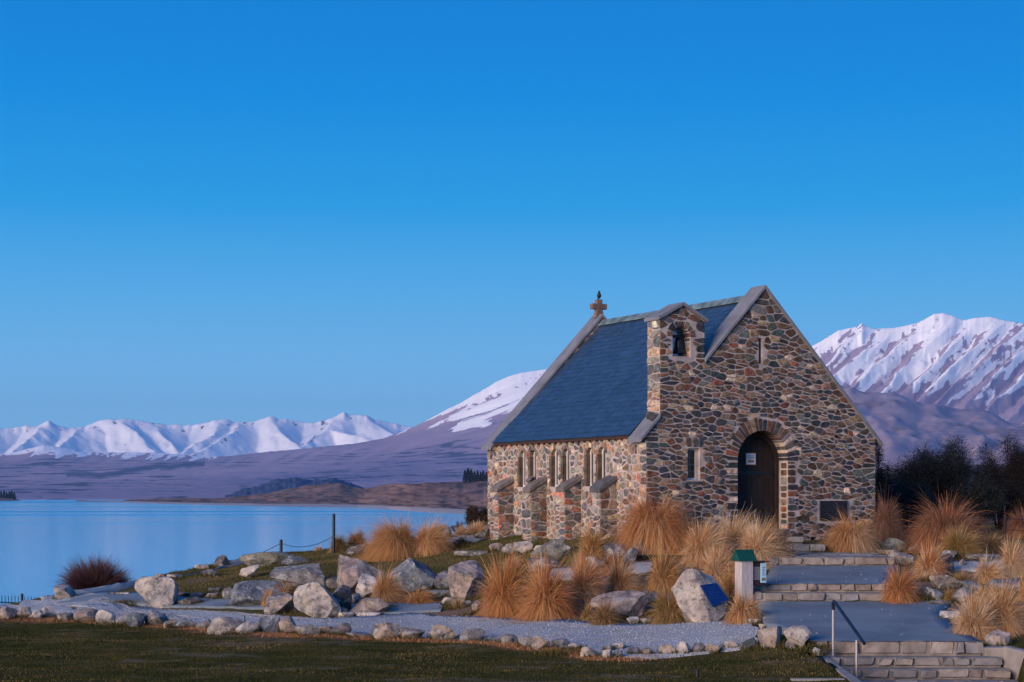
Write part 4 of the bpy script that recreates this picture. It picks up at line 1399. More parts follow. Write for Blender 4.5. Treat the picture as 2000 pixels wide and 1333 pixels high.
def blockrow(mb, x0, x1, y, z0, z1, depth, wr=(.28, .62), gap=.022, pal=None):
    """one course of roughly squared stones forming a riser, with their tops as tread edge"""
    pal = pal or [(.215, .195, .185), (.25, .225, .205), (.19, .185, .19), (.27, .24, .22), (.22, .185, .165), (.18, .18, .19)]
    x = x0
    while x < x1 - .08:
        w = min(random.uniform(*wr) * random.choice([.6, 1, 1, 1.3]), x1 - x)
        if x1 - x - w < .15: w = x1 - x
        dh = random.uniform(-.022, .008)
        f = random.uniform(-.04, .03); c = random.choice(pal); k = random.uniform(.8, 1.15)
        c = tuple(q * k for q in c)
        # rounded front face
        P = []
        for (a, b) in ((x + gap, z0 + gap), (x + w * .5, z0 + gap), (x + w - gap, z0 + gap), (x + w - gap, z1 - .004), (x + w * .5, z1), (x + gap, z1 - .004)):
            P.append((a + random.uniform(-.03, .03), b + random.uniform(-.014, .014) + (dh if b > (z0 + z1) / 2 else 0)))
        P = chaikin(P, .09)
        n = len(P); cx = sum(p[0] for p in P) / n; cz = sum(p[1] for p in P) / n
        r0 = [(p[0], y + depth, p[1]) for p in P]
        r1 = [(p[0], y + .03 + f, p[1]) for p in P]
        r2 = [(cx + (p[0] - cx) * .93 + random.uniform(-.008, .008), y - .008 + f + random.uniform(-.02, .02), cz + (p[1] - cz) * .88) for p in P]
        Fs = [(r * n + i, r * n + (i + 1) % n, (r + 1) * n + (i + 1) % n, (r + 1) * n + i) for r in range(2) for i in range(n)]
        Fs.append(tuple(range(2 * n, 3 * n)))
        mb.add(r0 + r1 + r2, Fs, c)
        x += w


def flight(name, label, rows):
    """rows: (x0,x1,Yfront,zbottom,ztop,tread depth)"""
    o = empty(name, (0, 0, 0))
    tag(o, label, "steps")
    for (x0, x1, y, za, zb, td) in rows:
        b = MB()
        b.box(x0 + .02, x1 - .02, y + .045, y + td, za - .3, zb - .012, (.22, .20, .185))
        s_ = b.build("step", M['pave'], o)
        b = MB(); blockrow(b, x0, x1, y, za + .005, zb, .24)
        b.build("stone_facing", M['pave'], s_)
    return o


flight("stone_steps", "wide lowest flight of rough stone steps beside the metal handrail",
       [(5.62, 8.72, 34.0, -2.95, -2.69, .5), (5.60, 8.95, 33.62, -3.13, -2.95, .5), (5.60, 9.0, 33.22, -3.31, -3.13, .5), (5.60, 9.05, 32.82, -3.49, -3.31, .5), (5.60, 9.05, 32.42, -3.67, -3.49, .5)])
flight("stone_steps", "middle pair of stone steps between the two tarred terraces", [(5.15, 8.2, 40.0, -2.31, -2.11, .5), (5.2, 8.2, 40.4, -2.11, -1.935, .35)])
flight("stone_steps", "single long stone step up to the flagstones before the church", [(6.2, 9.3, 44.7, -1.71, -1.51, .4)])
flight("stone_steps", "short block steps leading up to the church door", [(6.95, 8.05, 47.25, -1.47, -1.25, .8), (6.35, 7.55, 47.75, -1.25, -1.06, .5)])
# flagstone landing
t = TERR[2]
fl = MB()
L2, R2 = np.array(t['L']), np.array(t['R'])
y = 44.95
while y < 48.3:
    dy = random.uniform(.5, .8)
    x0 = np.interp(y, L2[:, 1], L2[:, 0]); x1 = np.interp(y, R2[:, 1], R2[:, 0])
    x = x0
    while x < x1:
        w = random.uniform(.5, 1.1)
        zt_ = t['z'](y) + random.uniform(-.008, .008)
        k = random.uniform(.75, 1.2)
        fl.box(x + .012, min(x + w, x1) - .012, y + .012, y + dy - .012, zt_ - .12, zt_, (.16 * k, .17 * k, .19 * k))
        x += w
    y += dy
fl.box(6.5, 9.25, 45.0, 48.2, -1.9, -1.535, (.12, .10, .09))
tag(fl.build("flagstone_path", M['pave'], bevel=.012), kind="structure")

# kerbs and cheek wall
kb = MB()
kb.prism([(5.74, 34.35, -3.4), (5.98, 34.35, -3.4), (5.72, 29.6, -3.6), (5.46, 29.6, -3.6)], (0, 0, .1))
kb = MB()
P = [(5.66, 34.3, -2.93), (5.78, 34.3, -2.93), (5.64, 29.4, -3.0), (5.44, 29.4, -3.0)]
kb.add([(a, b, -4.3) for a, b, c in P] + P, [(3, 2, 1, 0), (4, 5, 6, 7), (0, 1, 5, 4), (1, 2, 6, 5), (2, 3, 7, 6), (3, 0, 4, 7)])
tag(kb.build("concrete_kerb", M['concrete'], bevel=.02), "narrow concrete kerb running down the left side of the lowest steps", "kerb")
kb = MB(); kb.box(4.55, 5.43, 30.0, 30.16, -3.4, -2.985)
tag(kb.build("concrete_kerb", M['concrete'], bevel=.02), "low concrete kerb along the near edge of the lawn", "kerb")
kb = MB()
P = [(8.98, 33.75, -2.76), (9.16, 33.85, -2.76), (10.4, 30.6, -3.0), (10.2, 30.5, -3.0)]
kb.add([(a, b, -4.3) for a, b, c in P] + P, [(3, 2, 1, 0), (4, 5, 6, 7), (0, 1, 5, 4), (1, 2, 6, 5), (2, 3, 7, 6), (3, 0, 4, 7)])
kb.box(8.7, 9.3, 33.9, 34.3, -4.0, -2.80)
tag(kb.build("cheek_wall", M['concrete'], bevel=.03), "weathered concrete wall flanking the right of the lowest steps", "wall")

# handrail
hr = empty("handrail", (5.89, 33.8, -2.95))
tag(hr, "galvanised two-post handrail with dark sloping rail on the lowest steps", "handrail")
O = Vector(hr.location)
loc_ = lambda *p: tuple(Vector(p) - O)
A = (5.89, 33.8); B = (6.15, 32.9)
p1 = MB(); p1.tube([loc_(A[0], A[1], -2.99), loc_(A[0], A[1], -2.06)], .024, 12); p1.build("post", M['steel'], hr, smooth=True)
p1 = MB(); p1.tube([loc_(B[0], B[1], -3.33), loc_(B[0], B[1], -2.585)], .024, 12); p1.build("post", M['steel'], hr, smooth=True)
p1 = MB(); p1.tube([loc_(A[0], A[1], -2.10), loc_(A[0], A[1], -1.975), loc_(A[0] + .006, A[1] - .02, -1.945), loc_(A[0] + .02, A[1] - .06, -1.95), loc_(6.22, 32.62, -2.60), loc_(6.23, 32.59, -2.625)], .031, 12)
p1.build("rail", M['rail'], hr, smooth=True)

# ------------------------------------------------------------------ information post
hx, hy, hz = hit(1453, 1180)
hz = -(1178 - HOR) * 40.0 / F; hx, hy = (1453 - 1000) * 40 / F, 40.0
ip = empty("information_post", (hx, hy, hz), math.radians(24))
tag(ip, "whitewashed timber post with a green gabled cap and small notice box", "post")
b = MB(); b.box(-.145, .145, -.145, .145, -.35, .93); b.build("post", M['whitewood'], ip, bevel=.008)
b = MB()
b.prism([(-.225, -.20, .915), (-.225, .20, .915), (-.225, 0.0, 1.16)], (.45, 0, 0))
b2 = b.build("cap", M['green'], ip, bevel=.006)
b2.rotation_euler = (0, 0, 0)
b = MB(); b.box(.147, .47, -.10, .12, .37, .885); b.box(.13, .56, -.17, .16, .887, .905); bx_ = b.build("notice_box", M['brownboard'], ip)
b = MB(); b.box(.16, .335, -.108, -.101, .50, .78); nt_ = b.build("notice", M['greypaper'], bx_)
b = MB()
for k in range(6): b.box(.18, .31 - .02 * (k % 2), -.111, -.109, .735 - k * .04, .747 - k * .04)
b.build("print", M['ink'], nt_)
b = MB(); b.box(.352, .48, -.135, -.105, .435, .865); lf = b.build("leaflet_holder", M['bluepaper'], ip)
b = MB()
for k in range(5): b.box(.375, .455 - .01 * (k % 2), -.138, -.1355, .765 - k * .042, .779 - k * .042)
b.build("print", M['ink'], lf)
b = MB(); b.box(.365, .465, -.138, -.1355, .48, .545); b.build("print", M['olive'], lf)

# ------------------------------------------------------------------ posts, chains, fences
def iron_post(px, py_base, Y, h, label, r=.045, cat="post"):
    x = (px - 1000) * Y / F; z = float(zt(x, Y, False)[0])
    b = MB(); b.tube([(0, 0, -.1), (0, 0, h)], r, 10); b.tube([(0, 0, h), (0, 0, h + .02)], [r * 1.02, r * .6], 10)
    o = b.build("iron_post", M['iron'], smooth=True)
    o.location = (x, Y, z)
    tag(o, label, cat)
    return Vector((x, Y, z))


pA = iron_post(652, 1078, 58.0, 1.24, "tall dark iron post at the lake edge, chain hung from it", .045)
pB = iron_post(549, 1080, 59.5, .50, "short dark iron post by the long flat boulder, chain hung from it", .05)


def chain(a, b, sag, label, n=26):
    a, b = Vector(a), Vector(b)
    pts = []
    for i in range(n + 1):
        t = i / n
        p = a.lerp(b, t); p.z -= sag * 4 * t * (1 - t)
        pts.append(p)
    m_ = MB()
    L = (b - a).length
    k = int(L / .055)
    for i in range(k):       # links as short alternating ovals
        t = (i + .5) / k
        p = a.lerp(b, t); p.z -= sag * 4 * t * (1 - t)
        t2 = min(1, t + .6 / k); q = a.lerp(b, t2); q.z -= sag * 4 * t2 * (1 - t2)
        d = (q - p).normalized() * .032
        m_.tube([p - d, p + d], .011 if i % 2 else .008, 5)
    o = m_.build("chain", M['iron'])
    return tag(o, label, "chain")


chain(pB + Vector((0, 0, .40)), pA + Vector((0, 0, .56)), .22, "sagging chain hung between the short and the tall iron post")
x, y, z = hit(468, 1096)
chain((x, 59, -(1094 - HOR) * 59 / F), pB + Vector((0, 0, .40)), .06, "short chain rising from the long flat boulder to the short post")
chain(((436 - 1000) * 58 / F, 58, -(1095 - HOR) * 58 / F), ((478 - 1000) * 58.6 / F, 58.6, -(1097 - HOR) * 58.6 / F), .05, "chain between the standing dark rock and the long flat boulder")
chain(pA + Vector((0, 0, .45)), ((716 - 1000) * 59 / F, 59, -(1060 - HOR) * 59 / F), .08, "chain running from the tall iron post into the big tussock")
iron_post(478, 1242, 41.0, .27, "thin black stake among the pale border stones", .012, "stake")
x, y, z = hit(1362, 1332, 20)
iron_post(1362, 1333, 30.9, .11, "dark stub of a stake in the near lawn", .035, "stake")

# picket fence at the far left, below the bank
pf = empty("picket_fence", (-14.6, 53.5, -3.7))
tag(pf, "low black iron picket fence above the lake at the far left", "fence")
Of = Vector(pf.location)
fy = 53.5; xx = lambda px: (px - 1000) * fy / F
ztop = -(1164 - HOR) * fy / F
b = MB(); b.tube([Vector((xx(43), fy, ztop - 1.1)) - Of, Vector((xx(43), fy, ztop + .06)) - Of], .04, 8); b.build("post", M['iron'], pf)
b = MB(); b.tube([Vector((xx(-60), fy, ztop - 1.1)) - Of, Vector((xx(-60), fy, ztop + .06)) - Of], .04, 8); b.build("post", M['iron'], pf)
for k_, zr_ in enumerate((-.14, -.75)):
    b = MB(); b.tube([Vector((xx(-62), fy, ztop + zr_)) - Of, Vector((xx(104), fy, ztop + zr_ - .12)) - Of], .018, 6); b.build("rail", M['iron'], pf)
b = MB()
for k in range(26):
    q = -60 + k * 6.4
    if abs(q - 43) < 3: continue
    zz_ = ztop - .06 * max(0, (q - 30) / 70)
    b.tube([Vector((xx(q), fy - .02, zz_ - .95)) - Of, Vector((xx(q), fy - .02, zz_)) - Of], .011, 5)
b.build("pickets", M['iron'], pf)
# wire fence at the right
wf_ = empty("wire_fence", (13.4, 51.5, -1.3))
tag(wf_, "old wire fence with dark posts in front of the shrubs", "fence")
Ow = Vector(wf_.location)
for q in (1838, 1962, 2060):
    b = MB(); x_ = (q - 1000) * 51 / F; z_ = float(zt(x_, 51.0, False)[0])
    b.tube([Vector((x_, 51, z_ - .2)) - Ow, Vector((x_ + .02, 51, z_ + .78)) - Ow], .045, 7); b.build("post", M['darkwood'], wf_)
for zq in (.35, .66):
    b = MB(); b.tube([Vector(((q - 1000) * 51 / F, 51, float(zt((q - 1000) * 51 / F, 51.0, False)[0]) + zq + dz_)) - Ow for q, dz_ in ((1838, 0), (1900, -.02), (1962, 0), (2010, -.02), (2060, 0))], .008, 5); b.build("wire", M['iron'], wf_)

# ------------------------------------------------------------------ rocks
_ico = {}


def ico(sub):
    if sub not in _ico:
        bm = bmesh.new(); bmesh.ops.create_icosphere(bm, subdivisions=sub, radius=1)
        _ico[sub] = (np.array([v_.co[:] for v_ in bm.verts]), np.array([[v_.index for v_ in f.verts] for f in bm.faces]))
        bm.free()
    return _ico[sub]


ROCKC = {'grey': (.21, .21, .215), 'pale': (.36, .345, .33), 'tan': (.29, .25, .21), 'blue': (.125, .155, .19), 'dark': (.10, .10, .105), 'green': (.17, .185, .165), 'pink': (.29, .25, .235), 'white': (.46, .45, .44)}


FEET = []


def rock(px, pyb, w, h, label, tone='grey', cut=9, name="boulder", cat="boulder", lean=0.0, flat=False, seed=None, yadd=0.0, group=None, sink=.20, depth=None, sub=None):
    X, Y, Z = hit(px, pyb)
    Y += yadd
    X = (px - 1000) * Y / F
    W = w * Y / F * 1.1; H = h * Y / F * 1.06
    D = depth if depth else max(.35 * W, min(W, .5 * (W + H)))
    sd = seed if seed is not None else (int(px) * 31 + int(pyb) * 7) % 9999
    r_ = np.random.default_rng(sd)
    sub = sub or (5 if W > .75 else 4)
    V, Fc = ico(sub)
    P = V.copy()
    # blocky: cut by random planes
    if 'squarish' in label and 'alone' in label:
        P = np.sign(P) * np.abs(P) ** .45; cut = 1
    for k in range(cut + 3):
        n = r_.normal(size=3); n[2] = n[2] * .7 + (.25 if k % 3 == 0 else 0); n /= np.linalg.norm(n)
        d = r_.uniform(.40, .76)
        e = P @ n - d
        P = P - np.outer(np.maximum(e, 0), n) * r_.uniform(.9, 1.0)
    if flat:
        P[:, 2] = np.clip(P[:, 2], -1, .35)
    o_ = r_.uniform(0, 50, 3)
    q = P * 1.5 + o_
    nz = fbm(q[:, 0], q[:, 1], q[:, 2], 3, 3)
    q = P * 6 + o_
    nz2 = fbm(q[:, 0], q[:, 1], q[:, 2], 4, 3)
    P = P * (1 + .06 * nz + .03 * nz2)[:, None]
    P[:, 0] += lean * P[:, 2]
    mn, mx = P.min(0), P.max(0)
    P = (P - (mn + mx) / 2) / (mx - mn)        # unit box
    P[:, 0] *= W; P[:, 1] *= D
    P[:, 2] = (P[:, 2] + .5) * H * (1 + sink) - H * sink
    zb = -(pyb - HOR) * Y / F
    zg = float(zt(X, Y, False)[0])
    P[:, 2] = np.where(P[:, 2] < H * .25, P[:, 2] - max(0, zb - zg) * (1 - P[:, 2] / (H * .25)), P[:, 2])
    me = np_mesh(name, P, Fc, None, True)
    me.set_sharp_from_angle(angle=math.radians(20))
    FEET.append((X, Y + D * .25, W * .5, D * .5))
    c = ROCKC[tone]; k = r_.uniform(.88, 1.15)
    ob = link(name, me, M['rock'], None, tuple(x * k for x in c))
    ob.location = (X, Y + D * .25, zb)
    tag(ob, label, cat, group)
    return ob


ROCKS = [
    # left side
    (300, 1186, 80, 56, "squarish pale lichen-speckled boulder alone beside the gravel at the left", 'pale', 8),
    (125, 1172, 40, 27, "small dark-topped boulder at the lake edge near the picket fence", 'grey', 8),
    (432, 1108, 30, 22, "dark upright rock standing at the lake edge beside the chain", 'dark', 8),
    (393, 1112, 28, 8, "thin flat slab of rock at the lake edge left of the standing dark rock", 'tan', 6, True),
    (520, 1106, 98, 27, "long low flat boulder at the lake edge below the short iron post", 'green', 7),
    (578, 1103, 52, 15, "low bluish rock behind the right end of the long flat boulder", 'blue', 7),
    (486, 1130, 36, 25, "small pointed pale rock alone on the grass slope", 'pale', 8),
    (410, 1126, 27, 13, "small low wedge of rock in the grass beside the lake walk", 'grey', 7),
    (340, 1132, 32, 9, "flat pale stone at the lake bank right of the purple bush", 'pale', 6, True),
    (313, 1130, 20, 8, "small flat stone beside the lake bank nearest the squarish boulder", 'tan', 6, True),
    (232, 1164, 40, 6, "thin flat edging stone left of the squarish lichen boulder", 'pale', 5, True),
    (367, 1184, 46, 17, "low dark slab of rock right of the squarish lichen boulder", 'dark', 7),
    (350, 1167, 42, 8, "flat pink-grey stone at the back of the tarred walk", 'pink', 6, True),
    (385, 1168, 30, 9, "flat blue-grey stone at the back of the tarred walk", 'blue', 6, True),
    (414, 1170, 26, 11, "small pale block at the back of the tarred walk by the big boulders", 'pale', 6, True),
    (420, 1158, 26, 9, "small flat rock on the grass above the tarred walk", 'grey', 6, True),
    (447, 1172, 30, 24, "rounded grey rock tucked left of the long blue-grey boulder", 'grey', 8),
    (503, 1184, 108, 47, "long blue-grey boulder at the left of the boulder bank", 'blue', 8),
    (582, 1150, 100, 46, "broad peaked grey boulder at the back of the boulder bank", 'grey', 9),
    (548, 1199, 58, 36, "tan and grey boulder in front of the long blue-grey one", 'tan', 9),
    (618, 1206, 88, 66, "tall cream boulder with yellow lichen in the boulder bank", 'pale', 9),
    (662, 1196, 46, 50, "dark rock leaning against the right of the cream boulder", 'dark', 9),
    (668, 1204, 22, 18, "small rust-brown stone between the cream boulder and low tan boulder", 'tan', 7),
    (672, 1207, 36, 10, "low pale stone lying at the gravel edge before the boulder bank", 'white', 6, True),
    (700, 1164, 84, 76, "tall pinkish rounded boulder at the middle of the boulder bank", 'pink', 9),
    (722, 1168, 52, 46, "smaller pale rock in front of the tall pinkish boulder", 'white', 9),
    (690, 1182, 26, 22, "blue-grey block left of the windswept tussock in the boulder bank", 'blue', 7),
    (812, 1154, 112, 60, "large smooth blue-green boulder in the boulder bank", 'blue', 7),
    (868, 1152, 36, 34, "small grey rock right of the large blue-green boulder", 'grey', 7),
    (718, 1200, 76, 30, "low tan boulder with a sharp right edge on the gravel edge", 'tan', 9),
    (716, 1204, 54, 7, "thin flat slab lying before the low tan boulder", 'white', 5, True),
    (657, 1150, 40, 20, "low dark red rock behind the boulder bank", 'dark', 7),
    (910, 1170, 66, 70, "tall speckled pink-grey boulder left of the big round tussocks", 'pink', 9),
    (888, 1182, 52, 14, "flat pale slab on the bank below the tall speckled boulder", 'pale', 6, True),
    (930, 1194, 16, 20, "small white upright stone left of the big round tussocks", 'white', 7),
    (912, 1186, 18, 12, "small grey stone beside the flat pale slab", 'grey', 7),
    (858, 1166, 62, 12, "dark flat rock under the small grey rock in the boulder bank", 'blue', 6, True),
    # upper slope
    (694, 1086, 36, 22, "dark lichen rock left of the big swept tussock", 'dark', 8),
    (660, 1078, 26, 9, "low rounded grey stone at the foot of the tall iron post", 'grey', 7),
    (822, 1087, 30, 18, "dark rock under the right side of the big swept tussock", 'dark', 8),
    (868, 1056, 26, 30, "dark blocky rock standing behind the big swept tussock", 'dark', 8),
    (884, 1066, 34, 16, "pinkish rock at the right of the big swept tussock", 'pink', 7),
    (912, 1056, 34, 10, "flat grey stone before the straw tufts behind the church corner", 'grey', 6, True),
    (938, 1050, 22, 12, "small rounded stone at the back corner of the church", 'grey', 7),
    (932, 1060, 44, 8, "long flat stone in the grass near the back corner of the church", 'blue', 6, True),
    (920, 1087, 62, 10, "flat grey paving rock in the grass before the church side", 'grey', 5, True),
    (970, 1075, 28, 14, "small pinkish rock, first of the row before the buttresses", 'pink', 7),
    (993, 1082, 24, 19, "small grey block, middle of the row before the buttresses", 'grey', 7),
    (1021, 1081, 36, 23, "pale angular rock, last of the row before the buttresses", 'pale', 8),
    (1060, 1078, 34, 12, "low tan rock left of the broad lichen slab", 'tan', 6, True),
    (1082, 1097, 84, 42, "broad sloping boulder with green lichen near the buttresses", 'green', 8),
    (1066, 1116, 66, 26, "dark blue undercut rock below the broad lichen boulder", 'dark', 8),
    # middle garden
    (1198, 1096, 66, 32, "dark blue boulder left of the grey rounded one below the huge tussock", 'blue', 8),
    (1165, 1112, 40, 24, "pale low rock left below the dark blue boulder", 'pale', 7),
    (1255, 1090, 62, 38, "grey-green rounded boulder below the huge drooping tussock", 'green', 8),
    (1298, 1084, 32, 24, "shadowy grey rock right below the huge drooping tussock", 'grey', 8),
    (1232, 1102, 26, 30, "narrow blue rock face between the two boulders under the huge tussock", 'blue', 7),
    (1212, 1206, 110, 48, "broad overhanging pinkish boulder at the gravel edge", 'pink', 8),
    (1236, 1222, 22, 16, "small pale stone under the overhanging pinkish boulder", 'white', 7),
    (1262, 1220, 26, 11, "low grey stone right of the overhanging pinkish boulder", 'grey', 6, True),
    (1275, 1180, 26, 24, "blue-grey block behind the overhanging pinkish boulder", 'blue', 7),
    (1266, 1164, 20, 12, "small blue-grey rock above the blue-grey block", 'blue', 7),
    # end of the border by the steps
    (1506, 1266, 46, 40, "big pale rounded boulder at the end of the gravel by the steps", 'tan', 6),
    (1562, 1267, 54, 42, "big cracked cream boulder next to the lowest steps", 'pale', 6),
    (1543, 1269, 22, 18, "small rounded stone between the two big boulders by the steps", 'pale', 6),
    (1600, 1281, 22, 15, "small pale stone on top of the concrete kerb", 'pale', 6),
    (1494, 1268, 18, 10, "small white cobble at the foot of the big pale rounded boulder", 'white', 6),
    (1472, 1221, 30, 11, "flat pale edging stone at the foot of the information post tussock", 'pale', 6, True),
    (1500, 1228, 34, 8, "long flat tan edging stone along the left of the tarred terrace", 'tan', 5, True),
    (1532, 1236, 40, 8, "last flat edging stone before the two big boulders by the steps", 'pale', 5, True),
    # right side
    (1748, 1080, 48, 27, "round lichen-mottled boulder right of the golden dome tussock", 'green', 7),
    (1790, 1080, 28, 16, "pale smooth rock right of the round lichen-mottled boulder", 'pale', 7),
    (1735, 1086, 38, 11, "low flat rock at the end of the long stone step", 'tan', 6, True),
    (1760, 1104, 50, 24, "grey block below the round lichen-mottled boulder", 'grey', 8),
    (1846, 1125, 38, 42, "dark purple upright rock right of the ragged straw tussock", 'dark', 8),
    (1852, 1098, 30, 22, "grey stone above the dark purple upright rock", 'grey', 8),
    (1879, 1108, 13, 15, "small white stone standing by the upper gravel patch", 'white', 7),
    (1924, 1099, 66, 15, "long low purple-grey rock behind the upper gravel patch", 'grey', 6, True),
    (1848, 1152, 54, 27, "tan speckled boulder between the two terrace tussocks", 'tan', 8),
    (1812, 1170, 34, 22, "dark low block right of the rusty tussock", 'dark', 8),
    (1832, 1170, 22, 18, "blue-grey rounded block beside the tiny olive tuft", 'blue', 8),
    (1884, 1172, 46, 24, "grey rock right of the tiny olive tuft", 'grey', 8),
    (1897, 1154, 30, 20, "sloping blue-grey rock below the low olive tussock", 'blue', 8),
    (1968, 1158, 60, 24, "long dark blue boulder below the sweeping straw tussock", 'blue', 7),
    (1857, 1210, 34, 15, "pale crusty edging rock at the right of the tarred terrace", 'white', 8, True),
    (1952, 1264, 46, 30, "pinkish angular boulder beside the nearest pale tussock", 'pink', 8),
    (1890, 1256, 22, 14, "small grey stone at the end of the top stone step", 'grey', 7),
    (1838, 1180, 40, 6, "thin flat stone at the back edge of the tarred terrace", 'grey', 5, True),
]
for r in ROCKS:
    px, pyb, w, h, lab, tone, cut = r[:7]
    rock(px, pyb, w, h, lab, tone, cut, flat=len(r) > 7, name="boulder" if w > 45 and len(r) == 7 else "rock", cat="boulder" if w > 45 and len(r) == 7 else "rock")

BST = [(10, 1211, 36, 24, 'tan'), (42, 1210, 34, 22, 'tan'), (66, 1211, 30, 18, 'pale'), (88, 1208, 38, 22, 'pale'), (127, 1215, 32, 17, 'grey'), (148, 1213, 14, 14, 'pale'), (167, 1216, 46, 26, 'tan'), (206, 1219, 36, 27, 'white'), (214, 1222, 22, 9, 'tan'),
       (235, 1223, 32, 20, 'pale'), (263, 1225, 34, 26, 'blue'), (303, 1225, 44, 31, 'grey'), (330, 1227, 26, 16, 'tan'), (357, 1227, 48, 18, 'blue'), (402, 1229, 36, 17, 'grey'), (440, 1239, 70, 32, 'grey'), (478, 1240, 38, 24, 'pale'),
       (497, 1235, 20, 14, 'pink'), (512, 1230, 18, 18, 'tan'), (526, 1237, 38, 33, 'blue'), (564, 1239, 38, 33, 'tan'), (600, 1243, 48, 22, 'grey'), (635, 1238, 26, 14, 'tan'), (662, 1243, 46, 24, 'dark'), (702, 1247, 52, 11, 'grey'), (754, 1251, 50, 33, 'tan'),
       (805, 1251, 46, 24, 'tan'), (867, 1253, 52, 32, 'tan'), (920, 1254, 50, 24, 'grey'), (955, 1256, 30, 12, 'blue'), (990, 1259, 38, 19, 'grey'), (1027, 1267, 28, 22, 'grey'), (1056, 1270, 34, 26, 'tan'), (1095, 1265, 32, 16, 'grey'), (1122, 1271, 30, 14, 'pale'),
       (1156, 1285, 42, 20, 'tan'), (1187, 1289, 19, 20, 'pale'), (1206, 1287, 20, 16, 'grey'), (1190, 1273, 22, 12, 'pale'), (1209, 1271, 24, 16, 'white'), (1240, 1281, 26, 17, 'grey'), (1265, 1281, 22, 14, 'tan'), (1304, 1280, 32, 20, 'pink'), (1335, 1281, 28, 26, 'pale'),
       (1365, 1277, 24, 20, 'grey'), (1393, 1277, 35, 18, 'tan'), (1428, 1269, 30, 15, 'tan'), (1466, 1269, 34, 22, 'blue')]
TW_ = {'tan': "tan", 'pale': "pale", 'grey': "grey", 'blue': "blue-grey", 'white': "whitish", 'pink': "pinkish", 'dark': "dark"}
ORD = ["first", "second", "third", "fourth", "fifth", "sixth", "seventh", "eighth", "ninth", "tenth", "eleventh", "twelfth", "thirteenth", "fourteenth", "fifteenth", "sixteenth", "seventeenth", "eighteenth", "nineteenth", "twentieth"]
ORD += ["twenty-" + o for o in ORD[:9]]
nb = len(BST)
for k, (px, pyb, w, h, tone) in enumerate(BST):
    shape = "upright" if h > .8 * w else ("low" if h < .42 * w else "wedge-shaped" if (px * 7) % 3 else "rounded")
    size = "large" if w > 43 else ("small" if w < 27 else "middling")
    if k < 24: where = f"{ORD[k]} from the left end of the gravel border"
    else: where = f"{ORD[nb - 1 - k]} from the steps end of the gravel border"
    lab = f"{size} {shape} {TW_[tone]} stone, {where}"
    rock(px, pyb, w, h, lab, tone, 8, name="border_stone", cat="stone", group="stones edging the gravel walk", seed=px * 3 + 5, sub=4)

# boulder with the sky-tinted plaque, modelled to its own outline
Yb = 39.3
k_ = Yb / F
bX = (1368 - 1000) * k_; bZ = -(1217 - HOR) * k_
pts = [(-.60, .30, .72), (-.52, .12, .55), (-.47, .0, .36), (-.27, .25, 1.14), (-.16, .04, 1.155), (-.10, .05, 1.14), (.12, .40, 1.0), (.30, .45, .97), (.44, .35, .80), (.60, .25, .54), (.57, .08, .2), (.20, -.26, -.05), (-.02, -.22, -.05), (-.22, -.12, .09),
       (-.15, .8, .1), (.45, .8, .05), (-.1, .75, .95), (.3, .7, .9), (-.2, .5, -.2), (.4, .3, -.2), (.08, -.16, .35)]
bm = bmesh.new()
for p_ in pts: bm.verts.new(p_)
bmesh.ops.convex_hull(bm, input=bm.verts)
bmesh.ops.delete(bm, geom=[v_ for v_ in bm.verts if not v_.link_faces], context='VERTS')
bmesh.ops.triangulate(bm, faces=bm.faces)
bmesh.ops.subdivide_edges(bm, edges=bm.edges, cuts=5, use_grid_fill=True)
bmesh.ops.triangulate(bm, faces=bm.faces)
P = np.array([v_.co[:] for v_ in bm.verts])
for it in range(1):
    for v_ in bm.verts: pass
dn = .022 * fbm(P[:, 0] * 4, P[:, 1] * 4, P[:, 2] * 4, 9, 4)
for v_, d in zip(bm.verts, dn):
    v_.co += v_.normal * d
me = bpy.data.meshes.new("plaque_boulder"); bm.to_mesh(me); bm.free()
me.polygons.foreach_set("use_smooth", np.ones(len(me.polygons), bool)); me.set_sharp_from_angle(angle=math.radians(38))
pbo = link("boulder", me, M['rock'], None, (.36, .34, .32))
pbo.location = (bX, Yb, bZ)
tag(pbo, "tall leaning cream boulder carrying a metal plaque tinted with blue sky reflection", "boulder")
p0, p1, p2 = Vector((-.10, .05, 1.14)), Vector((.20, -.26, -.05)), Vector((.57, .08, .2))
nn_ = (p1 - p0).cross(p2 - p0).normalized()
if nn_.y > 0: nn_ = -nn_


def onplane(px, py, off):
    d = Vector(((px - 1000) / F, 1, -(py - HOR) / F))
    o = Vector((-bX, -Yb, -bZ))
    t = ((p0 + nn_ * off) - o).dot(nn_) / d.dot(nn_)
    return o + d * t


qd = [onplane(*c, .055) for c in ((1369, 1143), (1399, 1139), (1424, 1172), (1394, 1185))]
b = MB(); b.prism(qd, -nn_ * .05)
pqb = b.build("plaque", M['skymetal'], pbo, bevel=.004)
b = MB()
e1, e2 = qd[1] - qd[0], qd[3] - qd[0]
for k in range(7):
    t = .14 + k * .085
    a0 = qd[0] + e2 * t + e1 * .14; a1 = qd[0] + e2 * t + e1 * (.86 - .1 * (k % 3))
    b.prism([a0, a1, a1 + e2 * .03, a0 + e2 * .03], nn_ * .004)
b.build("lettering", flat_mat("sky_tint_lettering", (.02, .065, .22), .4, metal=.3, bstr=0), pqb)  # letters share the painted sky tint of the plaque

